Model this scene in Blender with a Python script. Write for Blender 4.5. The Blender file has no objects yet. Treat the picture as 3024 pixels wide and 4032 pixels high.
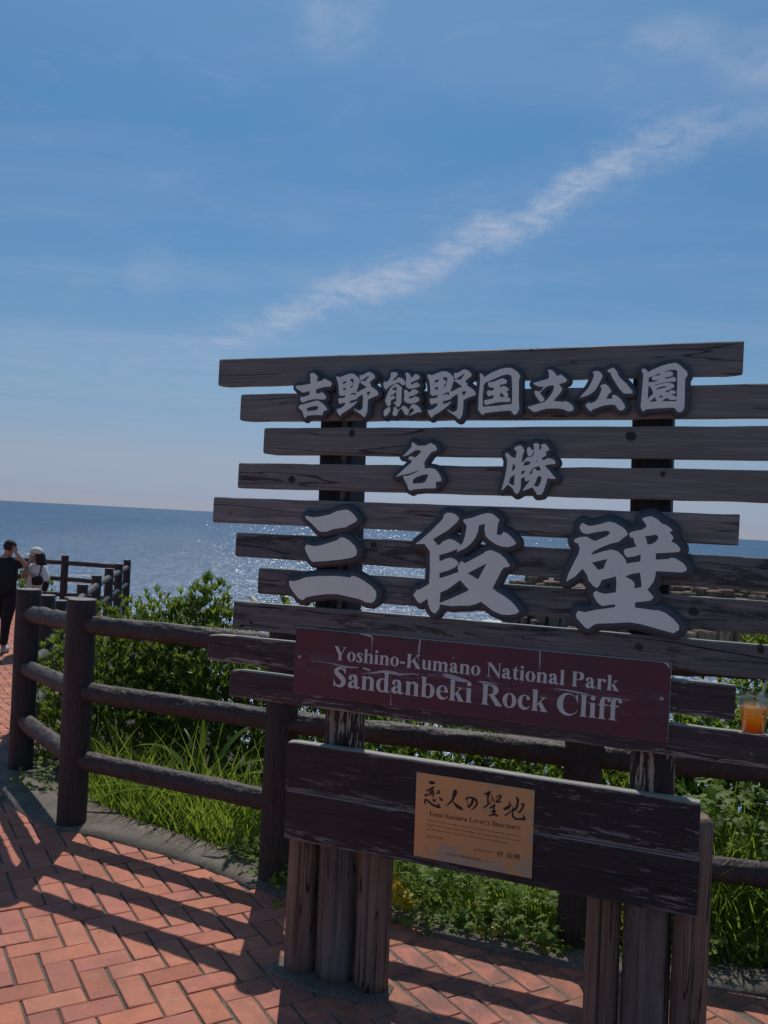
import bpy, bmesh, math, random, json
import numpy as np
from mathutils import Vector, Matrix, noise
R_ = math.radians
random.seed(7)
SC = bpy.context.scene
COL = SC.collection

# ---------------------------------------------------------------- camera, sky, sun, exposure
CAM_H = 1.6
FPX, PITCH, ROLL = 3450.0, 0.515, 3.0
cam_d = bpy.data.cameras.new("camera")
cam_d.sensor_fit = 'VERTICAL'; cam_d.sensor_height = 36.0
cam_d.lens = 36.0 * FPX / 4032.0
cam_d.clip_start = 0.05; cam_d.clip_end = 90000
cam = bpy.data.objects.new("camera", cam_d); COL.objects.link(cam)
p_, r_ = R_(PITCH), R_(ROLL)
Fv = Vector((0, math.cos(p_), math.sin(p_))); Zv = Vector((0, -math.sin(p_), math.cos(p_))); Xv = Vector((1, 0, 0))
Rv = Xv * math.cos(r_) + Zv * math.sin(r_); Uv = -Xv * math.sin(r_) + Zv * math.cos(r_)
cam.matrix_world = Matrix(((Rv.x, Uv.x, -Fv.x, 0), (Rv.y, Uv.y, -Fv.y, 0), (Rv.z, Uv.z, -Fv.z, CAM_H), (0, 0, 0, 1)))
SC.camera = cam

SUN_EL, SUN_AZ = R_(51.7), R_(-3.4)            # azimuth from +Y towards +X
SKY_STRENGTH, SUN_STRENGTH, EXPOSURE = 0.094, 3.45, -0.22
world = bpy.data.worlds.new("World"); SC.world = world; world.use_nodes = True
nt = world.node_tree; nt.nodes.clear()
def N_(t, **k):
    n = nt.nodes.new(t)
    for a, b in k.items(): setattr(n, a, b)
    return n
def L_(a, b): nt.links.new(a, b)
w_out = N_('ShaderNodeOutputWorld'); w_bg = N_('ShaderNodeBackground'); w_bg.inputs[1].default_value = SKY_STRENGTH
sky = N_('ShaderNodeTexSky', sky_type='NISHITA'); sky.sun_disc = False
sky.sun_elevation = SUN_EL; sky.sun_rotation = SUN_AZ
sky.altitude = 30; sky.air_density = 1.0; sky.dust_density = 0.0; sky.ozone_density = 3.0
L_(w_bg.outputs[0], w_out.inputs[0])
tc = N_('ShaderNodeTexCoord')
sep = N_('ShaderNodeSeparateXYZ'); L_(tc.outputs['Generated'], sep.inputs[0])
def M_(op, a, b=None, c=None, clamp=False):
    n = N_('ShaderNodeMath', operation=op, use_clamp=clamp)
    for i, v in enumerate((a, b, c)):
        if v is None: continue
        if isinstance(v, (int, float)): n.inputs[i].default_value = v
        else: L_(v, n.inputs[i])
    return n.outputs[0]
zc = M_('MAXIMUM', sep.outputs[2], 0.03)
U = M_('DIVIDE', sep.outputs[0], zc); V = M_('DIVIDE', sep.outputs[1], zc)
uvc = N_('ShaderNodeCombineXYZ'); L_(U, uvc.inputs[0]); L_(V, uvc.inputs[1])
def noise_n(scale, det, rough, vec, dist=0.0):
    n = N_('ShaderNodeTexNoise'); n.inputs['Scale'].default_value = scale; n.inputs['Detail'].default_value = det
    n.inputs['Roughness'].default_value = rough; n.inputs['Distortion'].default_value = dist
    L_(vec, n.inputs['Vector']); return n.outputs[0]
def mapn(vec, rot=0, sc=(1, 1, 1), loc=(0, 0, 0)):
    n = N_('ShaderNodeMapping'); n.inputs['Rotation'].default_value = (0, 0, rot); n.inputs['Scale'].default_value = sc
    n.inputs['Location'].default_value = loc; L_(vec, n.inputs[0]); return n.outputs[0]
def ramp01(v, a, b):
    n = N_('ShaderNodeMapRange', interpolation_type='SMOOTHSTEP'); L_(v, n.inputs[0])
    n.inputs[1].default_value = a; n.inputs[2].default_value = b; return n.outputs[0]
# long cirrus streak: a band in azimuth / elevation, broken up by noise
az = M_('ARCTAN2', sep.outputs[0], sep.outputs[1])
el = M_('ARCSINE', sep.outputs[2])
ang = N_('ShaderNodeCombineXYZ'); L_(az, ang.inputs[0]); L_(el, ang.inputs[1])
# (azimuth, elevation) in radians of the streak, piecewise through a float curve
fc = N_('ShaderNodeFloatCurve')
pts = [(-22, 8.3), (-10.5, 11.3), (-6.4, 13.0), (-4.1, 14.2), (0.4, 15.6), (4.2, 17.6), (8.1, 19.2), (11.5, 21.2), (18.4, 23.3), (22.6, 24.4), (38, 29)]
cv = fc.mapping.curves[0]
def nx(a): return (a + 40) / 80.0
cv.points[0].location = (0, 6 / 40.0); cv.points[1].location = (1, 30 / 40.0)
for a, e in pts: cv.points.new(nx(a), e / 40.0)
fc.mapping.update()
L_(M_('MULTIPLY_ADD', az, 180 / math.pi / 80.0, 0.5), fc.inputs['Value'])
wob = noise_n(9, 4, 0.6, ang.outputs[0])
dst = M_('SUBTRACT', M_('MULTIPLY', el, 180 / math.pi), M_('MULTIPLY', fc.outputs[0], 40.0))
dst = M_('ADD', dst, M_('MULTIPLY_ADD', wob, 2.4, -1.2))
wob2 = noise_n(34, 5, 0.65, mapn(ang.outputs[0], rot=-0.5, sc=(1, 1.6, 1), loc=(4, 1, 0)))
dst = M_('ADD', dst, M_('MULTIPLY_ADD', wob2, 1.7, -.85))
thick = M_('MULTIPLY_ADD', noise_n(5, 3, 0.5, ang.outputs[0]), 1.6, 0.75)
band = M_('SUBTRACT', 1.0, ramp01(M_('DIVIDE', M_('ABSOLUTE', dst), thick), 0.0, 1.25))
band = M_('ADD', M_('MULTIPLY', band, 0.85), M_('MULTIPLY', M_('SUBTRACT', 1.0, ramp01(M_('ABSOLUTE', dst), 0.2, 4.5)), 0.22))
fib = noise_n(55, 5, 0.6, mapn(ang.outputs[0], rot=-0.55, sc=(0.45, 2.6, 1)), 0.3)
fine = noise_n(26, 6, 0.65, mapn(ang.outputs[0], rot=-0.5, sc=(1.0, 2.2, 1)), 0.4)
azdeg = M_('MULTIPLY', az, 180 / math.pi)
wide = M_('MULTIPLY', ramp01(azdeg, -19, -2), M_('SUBTRACT', 1.0, M_('MULTIPLY', ramp01(azdeg, 12, 24), 0.72)))
c1 = M_('MULTIPLY', M_('MULTIPLY', M_('MULTIPLY', band, ramp01(fine, 0.12, 0.80)), M_('MULTIPLY_ADD', ramp01(fib, 0.3, 0.7), 0.5, 0.7)), wide)
# wide veil
veil = ramp01(noise_n(1.1, 5, 0.55, mapn(uvc.outputs[0], rot=-0.9, sc=(0.55, 1.5, 1), loc=(3.1, 1.2, 0)), 0.6), 0.36, 0.74)
wisp = M_('MULTIPLY', ramp01(noise_n(14, 6, 0.62, mapn(ang.outputs[0], rot=-0.45, sc=(0.8, 2.4, 1), loc=(1.7, .3, 0)), 0.7), 0.52, 0.82), 0.55)
lowfade = ramp01(el, 0.02, 0.14)
def puff(a0, e0, ra, re, amt):
    q = M_('ADD', M_('POWER', M_('DIVIDE', M_('SUBTRACT', azdeg, a0), ra), 2.0), M_('POWER', M_('DIVIDE', M_('SUBTRACT', M_('MULTIPLY', el, 180 / math.pi), e0), re), 2.0))
    return M_('MULTIPLY', M_('SUBTRACT', 1.0, ramp01(q, 0.0, 1.0)), amt)
soft = M_('ADD', puff(-5.0, 32.5, 4.5, 6.0, 0.42), M_('ADD', puff(17.0, 28.6, 4.0, 1.6, 0.30), M_('ADD', puff(22.0, 27.0, 4.0, 2.0, 0.34), M_('ADD', puff(-17, 9.0, 14, 2.6, 0.16), puff(-15.5, 14.5, 2.2, 2.6, 0.16)))))
soft = M_('MULTIPLY', soft, ramp01(noise_n(16, 5, .6, mapn(ang.outputs[0], rot=-0.4, sc=(1, 1.7, 1)), .4), 0.18, 0.75))
cl = M_('ADD', M_('MULTIPLY_ADD', c1, 0.74, soft), M_('MULTIPLY', M_('ADD', M_('MULTIPLY', veil, 0.13), M_('MULTIPLY', wisp, 0.20)), lowfade), clamp=True)
# clouds carry the white of sunlit ice crystals
mixc = N_('ShaderNodeMix', data_type='RGBA'); L_(cl, mixc.inputs[0])
tint = N_('ShaderNodeMix', data_type='RGBA', blend_type='MULTIPLY'); tint.inputs[0].default_value = 1.0
L_(sky.outputs[0], tint.inputs[6])
# summer haze: the air whitens and dims towards the horizon, alike all round
hz = N_('ShaderNodeValToRGB'); he = hz.color_ramp.elements
stops = [(0, (0.38, 0.443, 0.772)), (0.016, (0.38, 0.443, 0.772)), (0.064, (0.544, 0.529, 0.683)), (0.16, (0.606, 0.678, 0.741)), (0.29, (0.564, 0.768, 0.842)), (0.47, (0.594, 0.886, 0.975)), (0.62, (0.922, 1.153, 1.125)), (1, (0.88, 1.05, 1.03))]
while len(he) < len(stops): he.new(.5)
for i, (a, c) in enumerate(stops): he[i].position = a; he[i].color = (*c, 1)
L_(M_('MULTIPLY', M_('MAXIMUM', el, 0.0), 180 / math.pi / 50.0), hz.inputs[0]); L_(hz.outputs[0], tint.inputs[7])
L_(tint.outputs[2], mixc.inputs[6]); mixc.inputs[7].default_value = (5.4, 6.1, 7.7, 1)
L_(mixc.outputs[2], w_bg.inputs[0])

sun_d = bpy.data.lights.new("sun", 'SUN'); sun_d.energy = SUN_STRENGTH; sun_d.angle = R_(0.55); sun_d.color = (1.0, 0.94, 0.86)
sun = bpy.data.objects.new("sun", sun_d); COL.objects.link(sun)
sdir = Vector((math.sin(SUN_AZ) * math.cos(SUN_EL), math.cos(SUN_AZ) * math.cos(SUN_EL), math.sin(SUN_EL)))
sun.rotation_euler = sdir.to_track_quat('Z', 'Y').to_euler(); sun.location = (0, 6, 12)
SC.view_settings.view_transform = 'Standard'; SC.view_settings.look = 'None'
SC.view_settings.exposure = EXPOSURE; SC.view_settings.gamma = 1.0; SC.view_settings.use_curve_mapping = False
SC.cycles.max_bounces = 6; SC.cycles.diffuse_bounces = 3; SC.cycles.glossy_bounces = 3; SC.cycles.transmission_bounces = 6
SC.cycles.transparent_max_bounces = 8; SC.cycles.use_denoising = True

# ---------------------------------------------------------------- helpers
def link(o, parent=None):
    COL.objects.link(o)
    if parent is not None: o.parent = parent
    return o
def mesh_obj(name, verts, faces, mat=None, parent=None, smooth=False, uvs=None):
    me = bpy.data.meshes.new(name)
    me.from_pydata([tuple(v) for v in verts], [], faces)
    if mat is not None: me.materials.append(mat)
    if smooth: me.polygons.foreach_set('use_smooth', [True] * len(me.polygons))
    me.update()
    return link(bpy.data.objects.new(name, me), parent)
def thing(name, label, cat, loc=(0, 0, 0), rotz=0.0, group=None):
    o = bpy.data.objects.new(name, None); o.empty_display_size = 0.2; COL.objects.link(o)
    o.location = loc; o.rotation_euler = (0, 0, rotz)
    return tag(o, label, cat, group)
def tag(o, label, cat, group=None):
    o['label'] = label; o['category'] = cat
    if group: o['group'] = group
    return o
def kind(o, k): o['kind'] = k; return o

class NT:
    """small material builder"""
    def __init__(s, name):
        s.m = bpy.data.materials.new(name); s.m.use_nodes = True; s.t = s.m.node_tree
        s.b = s.t.nodes['Principled BSDF']; s.out = s.t.nodes['Material Output']
    def n(s, t, **k):
        x = s.t.nodes.new(t)
        for a, b in k.items(): setattr(x, a, b)
        return x
    def set(s, sock, v):
        if isinstance(v, (int, float)): sock.default_value = v
        elif isinstance(v, (tuple, list)): sock.default_value = (*v, 1) if len(v) == 3 and sock.type == 'RGBA' else v
        else: s.t.links.new(v, sock)
    def math(s, op, a, b=None, c=None, clamp=False):
        x = s.n('ShaderNodeMath', operation=op, use_clamp=clamp)
        for i, v in enumerate((a, b, c)):
            if v is not None: s.set(x.inputs[i], v)
        return x.outputs[0]
    def coord(s, kind='Object', scale=(1, 1, 1), loc=(0, 0, 0), rnd=0.0):
        c = s.n('ShaderNodeTexCoord'); v = c.outputs[kind]
        if rnd:
            oi = s.n('ShaderNodeObjectInfo'); cx = s.n('ShaderNodeCombineXYZ')
            s.set(cx.inputs[0], s.math('MULTIPLY', oi.outputs['Random'], rnd)); s.set(cx.inputs[1], s.math('MULTIPLY', oi.outputs['Random'], rnd * .37)); s.set(cx.inputs[2], s.math('MULTIPLY', oi.outputs['Random'], rnd * 1.3))
            va = s.n('ShaderNodeVectorMath', operation='ADD'); s.set(va.inputs[0], v); s.set(va.inputs[1], cx.outputs[0]); v = va.outputs[0]
        m = s.n('ShaderNodeMapping'); m.inputs['Scale'].default_value = scale; m.inputs['Location'].default_value = loc
        s.set(m.inputs[0], v); return m.outputs[0]
    def noise(s, vec, scale=5, detail=4, rough=.55, dist=0.0, col=False):
        x = s.n('ShaderNodeTexNoise'); s.set(x.inputs['Vector'], vec); x.inputs['Scale'].default_value = scale
        x.inputs['Detail'].default_value = detail; x.inputs['Roughness'].default_value = rough; x.inputs['Distortion'].default_value = dist
        return x.outputs[1 if col else 0]
    def vor(s, vec, scale=5, feature='F1'):
        x = s.n('ShaderNodeTexVoronoi', feature=feature); s.set(x.inputs['Vector'], vec); x.inputs['Scale'].default_value = scale
        return x
    def step(s, v, a, b, lo=0.0, hi=1.0):
        x = s.n('ShaderNodeMapRange', interpolation_type='SMOOTHSTEP'); s.set(x.inputs[0], v)
        x.inputs[1].default_value = a; x.inputs[2].default_value = b; x.inputs[3].default_value = lo; x.inputs[4].default_value = hi
        return x.outputs[0]
    def mix(s, f, a, b, mode='MIX'):
        x = s.n('ShaderNodeMix', data_type='RGBA', blend_type=mode); s.set(x.inputs[0], f); s.set(x.inputs[6], a); s.set(x.inputs[7], b)
        return x.outputs[2]
    def ramp(s, v, stops):
        x = s.n('ShaderNodeValToRGB'); e = x.color_ramp.elements
        while len(e) < len(stops): e.new(0.5)
        for i, (p, c) in enumerate(stops): e[i].position = p; e[i].color = (*c, 1)
        s.set(x.inputs[0], v); return x.outputs[0]
    def bump(s, h, strength=.5, dist=.01, normal=None):
        x = s.n('ShaderNodeBump'); x.inputs['Strength'].default_value = strength; x.inputs['Distance'].default_value = dist
        s.set(x.inputs['Height'], h)
        if normal is not None: s.set(x.inputs['Normal'], normal)
        return x.outputs[0]
    def fin(s, color, rough=.7, normal=None, metal=0.0, spec=None):
        s.set(s.b.inputs['Base Color'], color); s.set(s.b.inputs['Roughness'], rough)
        s.set(s.b.inputs['Metallic'], metal)
        if spec is not None: s.set(s.b.inputs['Specular IOR Level'], spec)
        if normal is not None: s.set(s.b.inputs['Normal'], normal)
        return s.m
def simple(name, col, rough=.6, metal=0.0, var=.12, sc=20):
    t = NT(name); v = t.noise(t.coord(rnd=3), sc, 5, .6)
    dark = tuple(c * (1 - var) for c in col); light = tuple(min(1, c * (1 + var)) for c in col)
    return t.fin(t.mix(v, dark, light), rough, t.bump(v, .15, .002), metal)

# ---------------------------------------------------------------- materials
def wood_plank(name, paint, wood, chip, crack=1.0, worn_end=1.0, topc=(.34, .32, .28), dark=0.0):
    """weathered plank: u along the board in metres, v 0..1 across it; chips of paint give way to bare wood"""
    t = NT(name)
    uv = t.n('ShaderNodeUVMap'); sp = t.n('ShaderNodeSeparateXYZ'); t.set(sp.inputs[0], uv.outputs[0])
    g = t.coord('Object', (2.2, 30, 34), rnd=9); g2 = t.coord('Object', (5, 110, 120), rnd=9); blotch = t.coord('Object', (1.6, 6, 6.5), rnd=5)
    grain = t.noise(g, 1, 5, .62, .35); fine = t.noise(g2, 1, 4, .6); bl = t.noise(blotch, 1, 4, .6, .3)
    base = t.mix(t.step(bl, .35, .68), paint[0], paint[1])
    base = t.mix(t.step(grain, .35, .7), base, paint[2])
    base = t.mix(t.math('MULTIPLY', t.step(fine, .48, .68), .55), base, paint[3])
    oi_ = t.n('ShaderNodeObjectInfo').outputs['Random']
    base = t.mix(t.math('MULTIPLY', oi_, .45), base, tuple(c * .62 for c in paint[1])); base = t.mix(t.math('MULTIPLY', t.math('FRACT', t.math('MULTIPLY', oi_, 7.3)), .35), base, tuple(c * 1.5 for c in paint[0]))
    if dark: base = t.mix(t.math('MULTIPLY', t.step(t.noise(t.coord('Object', (3.5, 22, 26), rnd=13), 1, 7, .72, .5), .52, .57), dark), base, (.022, .018, .024))
    # bare wood where the paint flaked
    edge = t.math('ABSOLUTE', t.math('MULTIPLY_ADD', sp.outputs[1], 2, -1))
    chipn = t.noise(t.coord('Object', (9, 80, 92), rnd=7), 1, 8, .72, .6)
    low = t.step(sp.outputs[1], .42, .0)
    thr = t.math('ADD', chipn, t.math('ADD', t.math('MULTIPLY', t.step(edge, .80, 1.0), .09 * worn_end), t.math('MULTIPLY', low, .06 * worn_end)))
    mask = t.math('MULTIPLY', t.step(thr, .665 - chip * .12, .685 - chip * .12), t.step(t.noise(t.coord('Object', (2.5, 5, 8), rnd=11), 1, 3), .36, .56))
    bare = t.mix(grain, wood[0], wood[1])
    colr = t.mix(mask, base, bare)
    # long drying cracks following the grain
    cr = t.noise(t.coord('Object', (.8, 5, 15), rnd=4), 1, 3, .5, .25)
    line = t.math('SUBTRACT', 1.0, t.step(t.math('ABSOLUTE', t.math('SUBTRACT', cr, .5)), .0015, .0075))
    line = t.math('MULTIPLY', line, t.step(t.noise(t.coord('Object', (1.4, 2, 3), rnd=8), 1, 2), .46, .54))
    line = t.math('MULTIPLY', line, crack)
    colr = t.mix(line, colr, (.006, .005, .006))
    # upper faces: weathered grey, made paler to paint the sunlight on them
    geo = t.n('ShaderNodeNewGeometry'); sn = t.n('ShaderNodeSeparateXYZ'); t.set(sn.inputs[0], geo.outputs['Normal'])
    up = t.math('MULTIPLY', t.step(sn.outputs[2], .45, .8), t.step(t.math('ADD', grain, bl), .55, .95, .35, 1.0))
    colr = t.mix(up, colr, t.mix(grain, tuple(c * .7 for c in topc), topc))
    h = t.math('ADD', t.math('MULTIPLY', grain, .7), t.math('ADD', t.math('MULTIPLY', fine, .4), t.math('ADD', t.math('MULTIPLY', mask, -.35), t.math('MULTIPLY', line, -2.2))))
    return t.fin(colr, t.math('MULTIPLY_ADD', mask, .25, .58), t.bump(h, .55, .004), spec=.35)
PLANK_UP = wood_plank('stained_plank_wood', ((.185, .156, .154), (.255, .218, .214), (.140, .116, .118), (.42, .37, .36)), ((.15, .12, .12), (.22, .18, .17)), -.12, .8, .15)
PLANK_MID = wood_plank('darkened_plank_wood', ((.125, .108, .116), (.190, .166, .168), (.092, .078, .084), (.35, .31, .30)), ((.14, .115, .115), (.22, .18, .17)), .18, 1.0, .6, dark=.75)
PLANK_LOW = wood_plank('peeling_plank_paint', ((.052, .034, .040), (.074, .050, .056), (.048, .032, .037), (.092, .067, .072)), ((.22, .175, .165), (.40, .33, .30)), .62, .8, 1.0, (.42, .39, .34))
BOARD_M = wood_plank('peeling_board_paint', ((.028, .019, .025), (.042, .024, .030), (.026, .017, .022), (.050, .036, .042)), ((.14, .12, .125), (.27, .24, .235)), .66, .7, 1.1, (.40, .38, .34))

def log_wood(name, c0, c1, c2, grey=(.2, .17, .15), gm=.3, sc=1.0, stain=.35):
    t = NT(name)
    g = t.coord('Object', (60 * sc, 60 * sc, 2.4), rnd=6); f = t.coord('Object', (170, 170, 6), rnd=6)
    grain = t.noise(g, 1, 5, .6, .3); fine = t.noise(f, 1, 4, .6); bl = t.noise(t.coord('Object', (6, 6, 2.0), rnd=4), 1, 4, .6)
    col = t.ramp(grain, [(.25, c0), (.55, c1), (.8, c2)])
    col = t.mix(t.math('MULTIPLY', t.step(bl, .45, .7), gm), col, grey)
    col = t.mix(t.math('MULTIPLY', t.step(t.noise(t.coord('Object', (9, 9, 3.5), rnd=12), 1, 5, .65), .56, .7), stain), col, (.012, .009, .01))
    cr = t.noise(t.coord('Object', (14, 14, .7), rnd=3), 1, 3, .5, .2)
    line = t.math('SUBTRACT', 1.0, t.step(t.math('ABSOLUTE', t.math('SUBTRACT', cr, .5)), .002, .010))
    col = t.mix(t.math('MULTIPLY', line, .9), col, (.008, .006, .006))
    h = t.math('ADD', t.math('ADD', grain, t.math('MULTIPLY', fine, .4)), t.math('MULTIPLY', line, -2.0))
    return t.fin(col, .68, t.bump(h, .4, .0028), spec=.3)
LOG_RED = log_wood('reddish_log_wood', (.125, .072, .055), (.21, .135, .105), (.34, .25, .205), (.30, .245, .21), .45, 1.0, .12)
LOG_GREY = log_wood('grey_log_wood', (.085, .058, .054), (.16, .122, .112), (.30, .25, .22), (.26, .23, .21), .5, 1.0, .45)
t = NT('peeled_post_wood'); g = t.noise(t.coord('Object', (55, 55, 6), rnd=6), 1, 6, .65, .4); f = t.noise(t.coord('Object', (150, 150, 5), rnd=6), 1, 4, .6); b_ = t.noise(t.coord('Object', (9, 9, 7), rnd=4), 1, 4, .6)
m_ = t.step(t.math('ADD', g, t.math('MULTIPLY', b_, .5)), .765, .80)
LOG_PEEL = t.fin(t.mix(m_, t.mix(f, (.024, .016, .017), (.050, .036, .036)), t.mix(f, (.26, .20, .15), (.50, .42, .33))), .7, t.bump(t.math('ADD', t.math('MULTIPLY', m_, -.6), t.math('MULTIPLY', f, .3)), .4, .002), spec=.3)
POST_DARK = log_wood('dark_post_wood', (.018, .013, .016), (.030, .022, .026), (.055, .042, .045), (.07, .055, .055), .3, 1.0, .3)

def bark_concrete(name, c0, c1, hi, sc=(16, 16, 5), bs=.95):
    t = NT(name)
    g = t.coord('Object', sc, rnd=5)
    w = t.noise(g, 1.6, 5, .6, .8); v = t.vor(t.coord('Object', (sc[0] * 2.2, sc[1] * 2.2, sc[2] * 1.3), rnd=5), 1, 'DISTANCE_TO_EDGE')
    gr = t.step(v.outputs['Distance'], .0, .16)
    f = t.noise(t.coord('Object', (180, 180, 120)), 1, 3, .6)
    col = t.mix(t.step(w, .3, .7), c0, c1); col = t.mix(t.math('MULTIPLY', t.step(f, .5, .8), .4), col, hi)
    h = t.math('ADD', t.math('MULTIPLY', w, 1.2), t.math('ADD', t.math('MULTIPLY', gr, .25), t.math('MULTIPLY', f, .18)))
    return t.fin(col, .62, t.bump(h, bs, .010), spec=.4)
FENCE_POST = bark_concrete('brown_concrete_bark', (.040, .029, .031), (.060, .044, .046), (.105, .082, .078), (30, 30, 5))
FENCE_RAIL = bark_concrete('brown_concrete_rail', (.042, .030, .031), (.066, .048, .047), (.12, .095, .09), (14, 14, 9), .5)
FENCE_TOP = simple('grey_concrete_cap', (.22, .20, .19), .8, 0, .25, 40)

t = NT('ivory_letter_paint'); c = t.coord(rnd=4); a = t.noise(c, 5, 4, .6); b = t.noise(c, 42, 6, .7, .6); s_ = t.noise(t.coord('Object', (70, 70, 9), rnd=4), 1, 5, .65)
colr = t.mix(a, (.93, .90, .84), (.84, .81, .77)); colr = t.mix(t.step(b, .64, .70, 0, .45), colr, (.48, .40, .33)); colr = t.mix(t.step(s_, .60, .74, 0, .35), colr, (.62, .55, .48))
LETTER = t.fin(colr, .5, t.bump(b, .12, .001))
t = NT('navy_letter_backing'); v = t.noise(t.coord(rnd=3), 14, 5, .6)
BACKING = t.fin(t.mix(v, (.042, .050, .068), (.072, .080, .102)), t.math('MULTIPLY_ADD', v, .2, .34), t.bump(t.noise(t.coord(), 160, 3), .12, .001), spec=.5)
t = NT('maroon_plate'); c = t.coord('Object', (1, 1, 1)); big = t.noise(c, 7, 5, .6, .5)
sp = t.n('ShaderNodeSeparateXYZ'); t.set(sp.inputs[0], c)
band = t.math('SUBTRACT', 1.0, t.step(t.math('ABSOLUTE', t.math('SUBTRACT', sp.outputs[2], 1.095)), .012, .055))
rag = t.noise(t.coord('Object', (9, 20, 34)), 1, 6, .68, 1.2)
colr = t.mix(t.step(big, .35, .7), (.130, .026, .046), (.098, .030, .050))
colr = t.mix(t.math('MULTIPLY', t.math('MULTIPLY', band, t.step(rag, .46, .6)), .75), colr, (.16, .085, .12))
colr = t.mix(t.math('MULTIPLY', t.math('MULTIPLY', band, t.step(rag, .62, .70)), .8), colr, (.035, .012, .02))
PLATE_RED = t.fin(colr, .42, t.bump(t.math('ADD', t.math('MULTIPLY', t.math('MULTIPLY', band, rag), 1.0), t.math('MULTIPLY', t.noise(c, 90, 3), .06)), .5, .004), spec=.45)
PEEL = simple('bare_plate_film', (.50, .46, .48), .5, 0, .25, 60)
PLATE_TEXT = simple('pale_lettering', (.64, .62, .60), .5, 0, .05, 8)
STEEL = simple('worn_steel', (.45, .44, .43), .4, .7, .2, 60)
t = NT('copper_plaque'); c = t.coord('Object', (1, 1, 1)); bg = t.noise(c, 9, 5, .6, .4); sp = t.n('ShaderNodeSeparateXYZ'); t.set(sp.inputs[0], c)
dirt = t.math('ADD', t.noise(t.coord('Object', (14, 14, 18)), 1, 6, .6, .9), t.math('MULTIPLY', t.step(sp.outputs[2], .60, .52), .17))
dirt = t.math('ADD', dirt, t.math('MULTIPLY', t.step(sp.outputs[0], -.56, -.51), .14))
dm = t.step(dirt, .60, .66)
colr = t.mix(bg, (.72, .45, .22), (.56, .36, .20)); colr = t.mix(t.math('MULTIPLY', dm, .85), colr, (.50, .37, .26))
brush = t.noise(t.coord('Object', (4, 4, 700)), 1, 3, .5)
PLAQUE = t.fin(colr, t.math('ADD', t.math('MULTIPLY', dm, .25), t.math('MULTIPLY_ADD', brush, .12, .36)), t.bump(t.noise(c, 260, 3), .06, .001), t.math('MULTIPLY_ADD', dm, -.5, .65))
INK = simple('dark_engraved_ink', (.020, .012, .012), .5)
INK2 = simple('faded_engraved_ink', (.10, .048, .03), .6)

def brick_mat(name, rnd_socket):
    t = NT(name)
    if rnd_socket == 'obj': oi = t.n('ShaderNodeObjectInfo'); r = oi.outputs['Random']
    else: g = t.n('ShaderNodeNewGeometry'); r = g.outputs['Random Per Island']
    c = t.n('ShaderNodeNewGeometry').outputs['Position']
    mp = t.n('ShaderNodeMapping'); t.set(mp.inputs[0], c); wp = mp.outputs[0]
    col = t.ramp(r, [(.0, (.44, .150, .095)), (.25, (.63, .225, .130)), (.45, (.54, .190, .140)), (.65, (.65, .255, .145)), (.85, (.46, .165, .120)), (1.0, (.60, .215, .155))])
    n1 = t.noise(wp, 9, 5, .6, .4); n2 = t.noise(wp, 75, 4, .6); n3 = t.noise(wp, 2.2, 3, .5)
    col = t.mix(t.step(n1, .3, .75, 0, .55), col, (.33, .125, .085)); col = t.mix(t.step(n3, .52, .68, 0, .45), col, (.27, .125, .095))
    # dirt gathers to the right, behind the sign
    sp = t.n('ShaderNodeSeparateXYZ'); t.set(sp.inputs[0], wp)
    dirty = t.math('MULTIPLY', t.step(t.math('ADD', sp.outputs[0], t.math('MULTIPLY', n3, .8)), -.35, .7), t.step(n1, .32, .62))
    col = t.mix(t.math('MULTIPLY', dirty, .62), col, (.175, .105, .085))
    dust = t.noise(wp, 22, 6, .7, .8); col = t.mix(t.step(dust, .55, .75, 0, .4), col, (.58, .40, .31)); col = t.mix(t.step(dust, .42, .28, 0, .4), col, (.26, .11, .085))
    stain = t.noise(wp, 5.5, 6, .7, 1.0); col = t.mix(t.step(stain, .62, .66, 0, .35), col, (.24, .14, .11))
    pv = t.n('ShaderNodeTexVoronoi'); t.set(pv.inputs['Vector'], wp); pv.inputs['Scale'].default_value = 95
    pit = t.math('MULTIPLY', t.math('SUBTRACT', 1.0, t.step(pv.outputs['Distance'], .10, .24)), t.step(n2, .5, .62))
    col = t.mix(t.math('MULTIPLY', pit, .75), col, (.13, .05, .038))
    col = t.mix(t.step(n2, .62, .8, 0, .3), col, (.62, .33, .22))
    scr = t.noise(t.coord('Object', (8, 60, 8)), 1, 4, .7, 1.5)
    col = t.mix(t.step(scr, .66, .74, 0, .35), col, (.22, .09, .07))
    return t.fin(col, .78, t.bump(t.math('ADD', t.math('MULTIPLY', n2, .6), t.math('ADD', t.math('MULTIPLY', n1, .8), t.math('MULTIPLY', pit, -1.2))), .5, .003), spec=.3)
BRICK_O = brick_mat('clay_brick', 'obj'); BRICK_I = brick_mat('clay_brick_field', 'isl')
t = NT('sandy_joint'); gp = t.n('ShaderNodeNewGeometry').outputs['Position']
vv = t.n('ShaderNodeTexVoronoi'); t.set(vv.inputs['Vector'], gp); vv.inputs['Scale'].default_value = 260
sp = t.n('ShaderNodeSeparateXYZ'); t.set(sp.inputs[0], gp)
colr = t.mix(t.noise(gp, 60, 4), (.10, .082, .065), (.24, .20, .155)); colr = t.mix(t.math('MULTIPLY', vv.outputs['Color'], .5), colr, (.30, .26, .21))
colr = t.mix(t.math('MULTIPLY', t.step(t.noise(gp, 3, 4), .55, .7), .6), colr, (.07, .085, .03))
JOINT = t.fin(colr, .95, t.bump(vv.outputs['Distance'], .9, .006))
t = NT('grey_mortar'); gp = t.n('ShaderNodeNewGeometry').outputs['Position']
a = t.noise(gp, 4, 5, .6, .3); b = t.noise(gp, 120, 4, .6); vv = t.n('ShaderNodeTexVoronoi'); t.set(vv.inputs['Vector'], gp); vv.inputs['Scale'].default_value = 80
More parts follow.
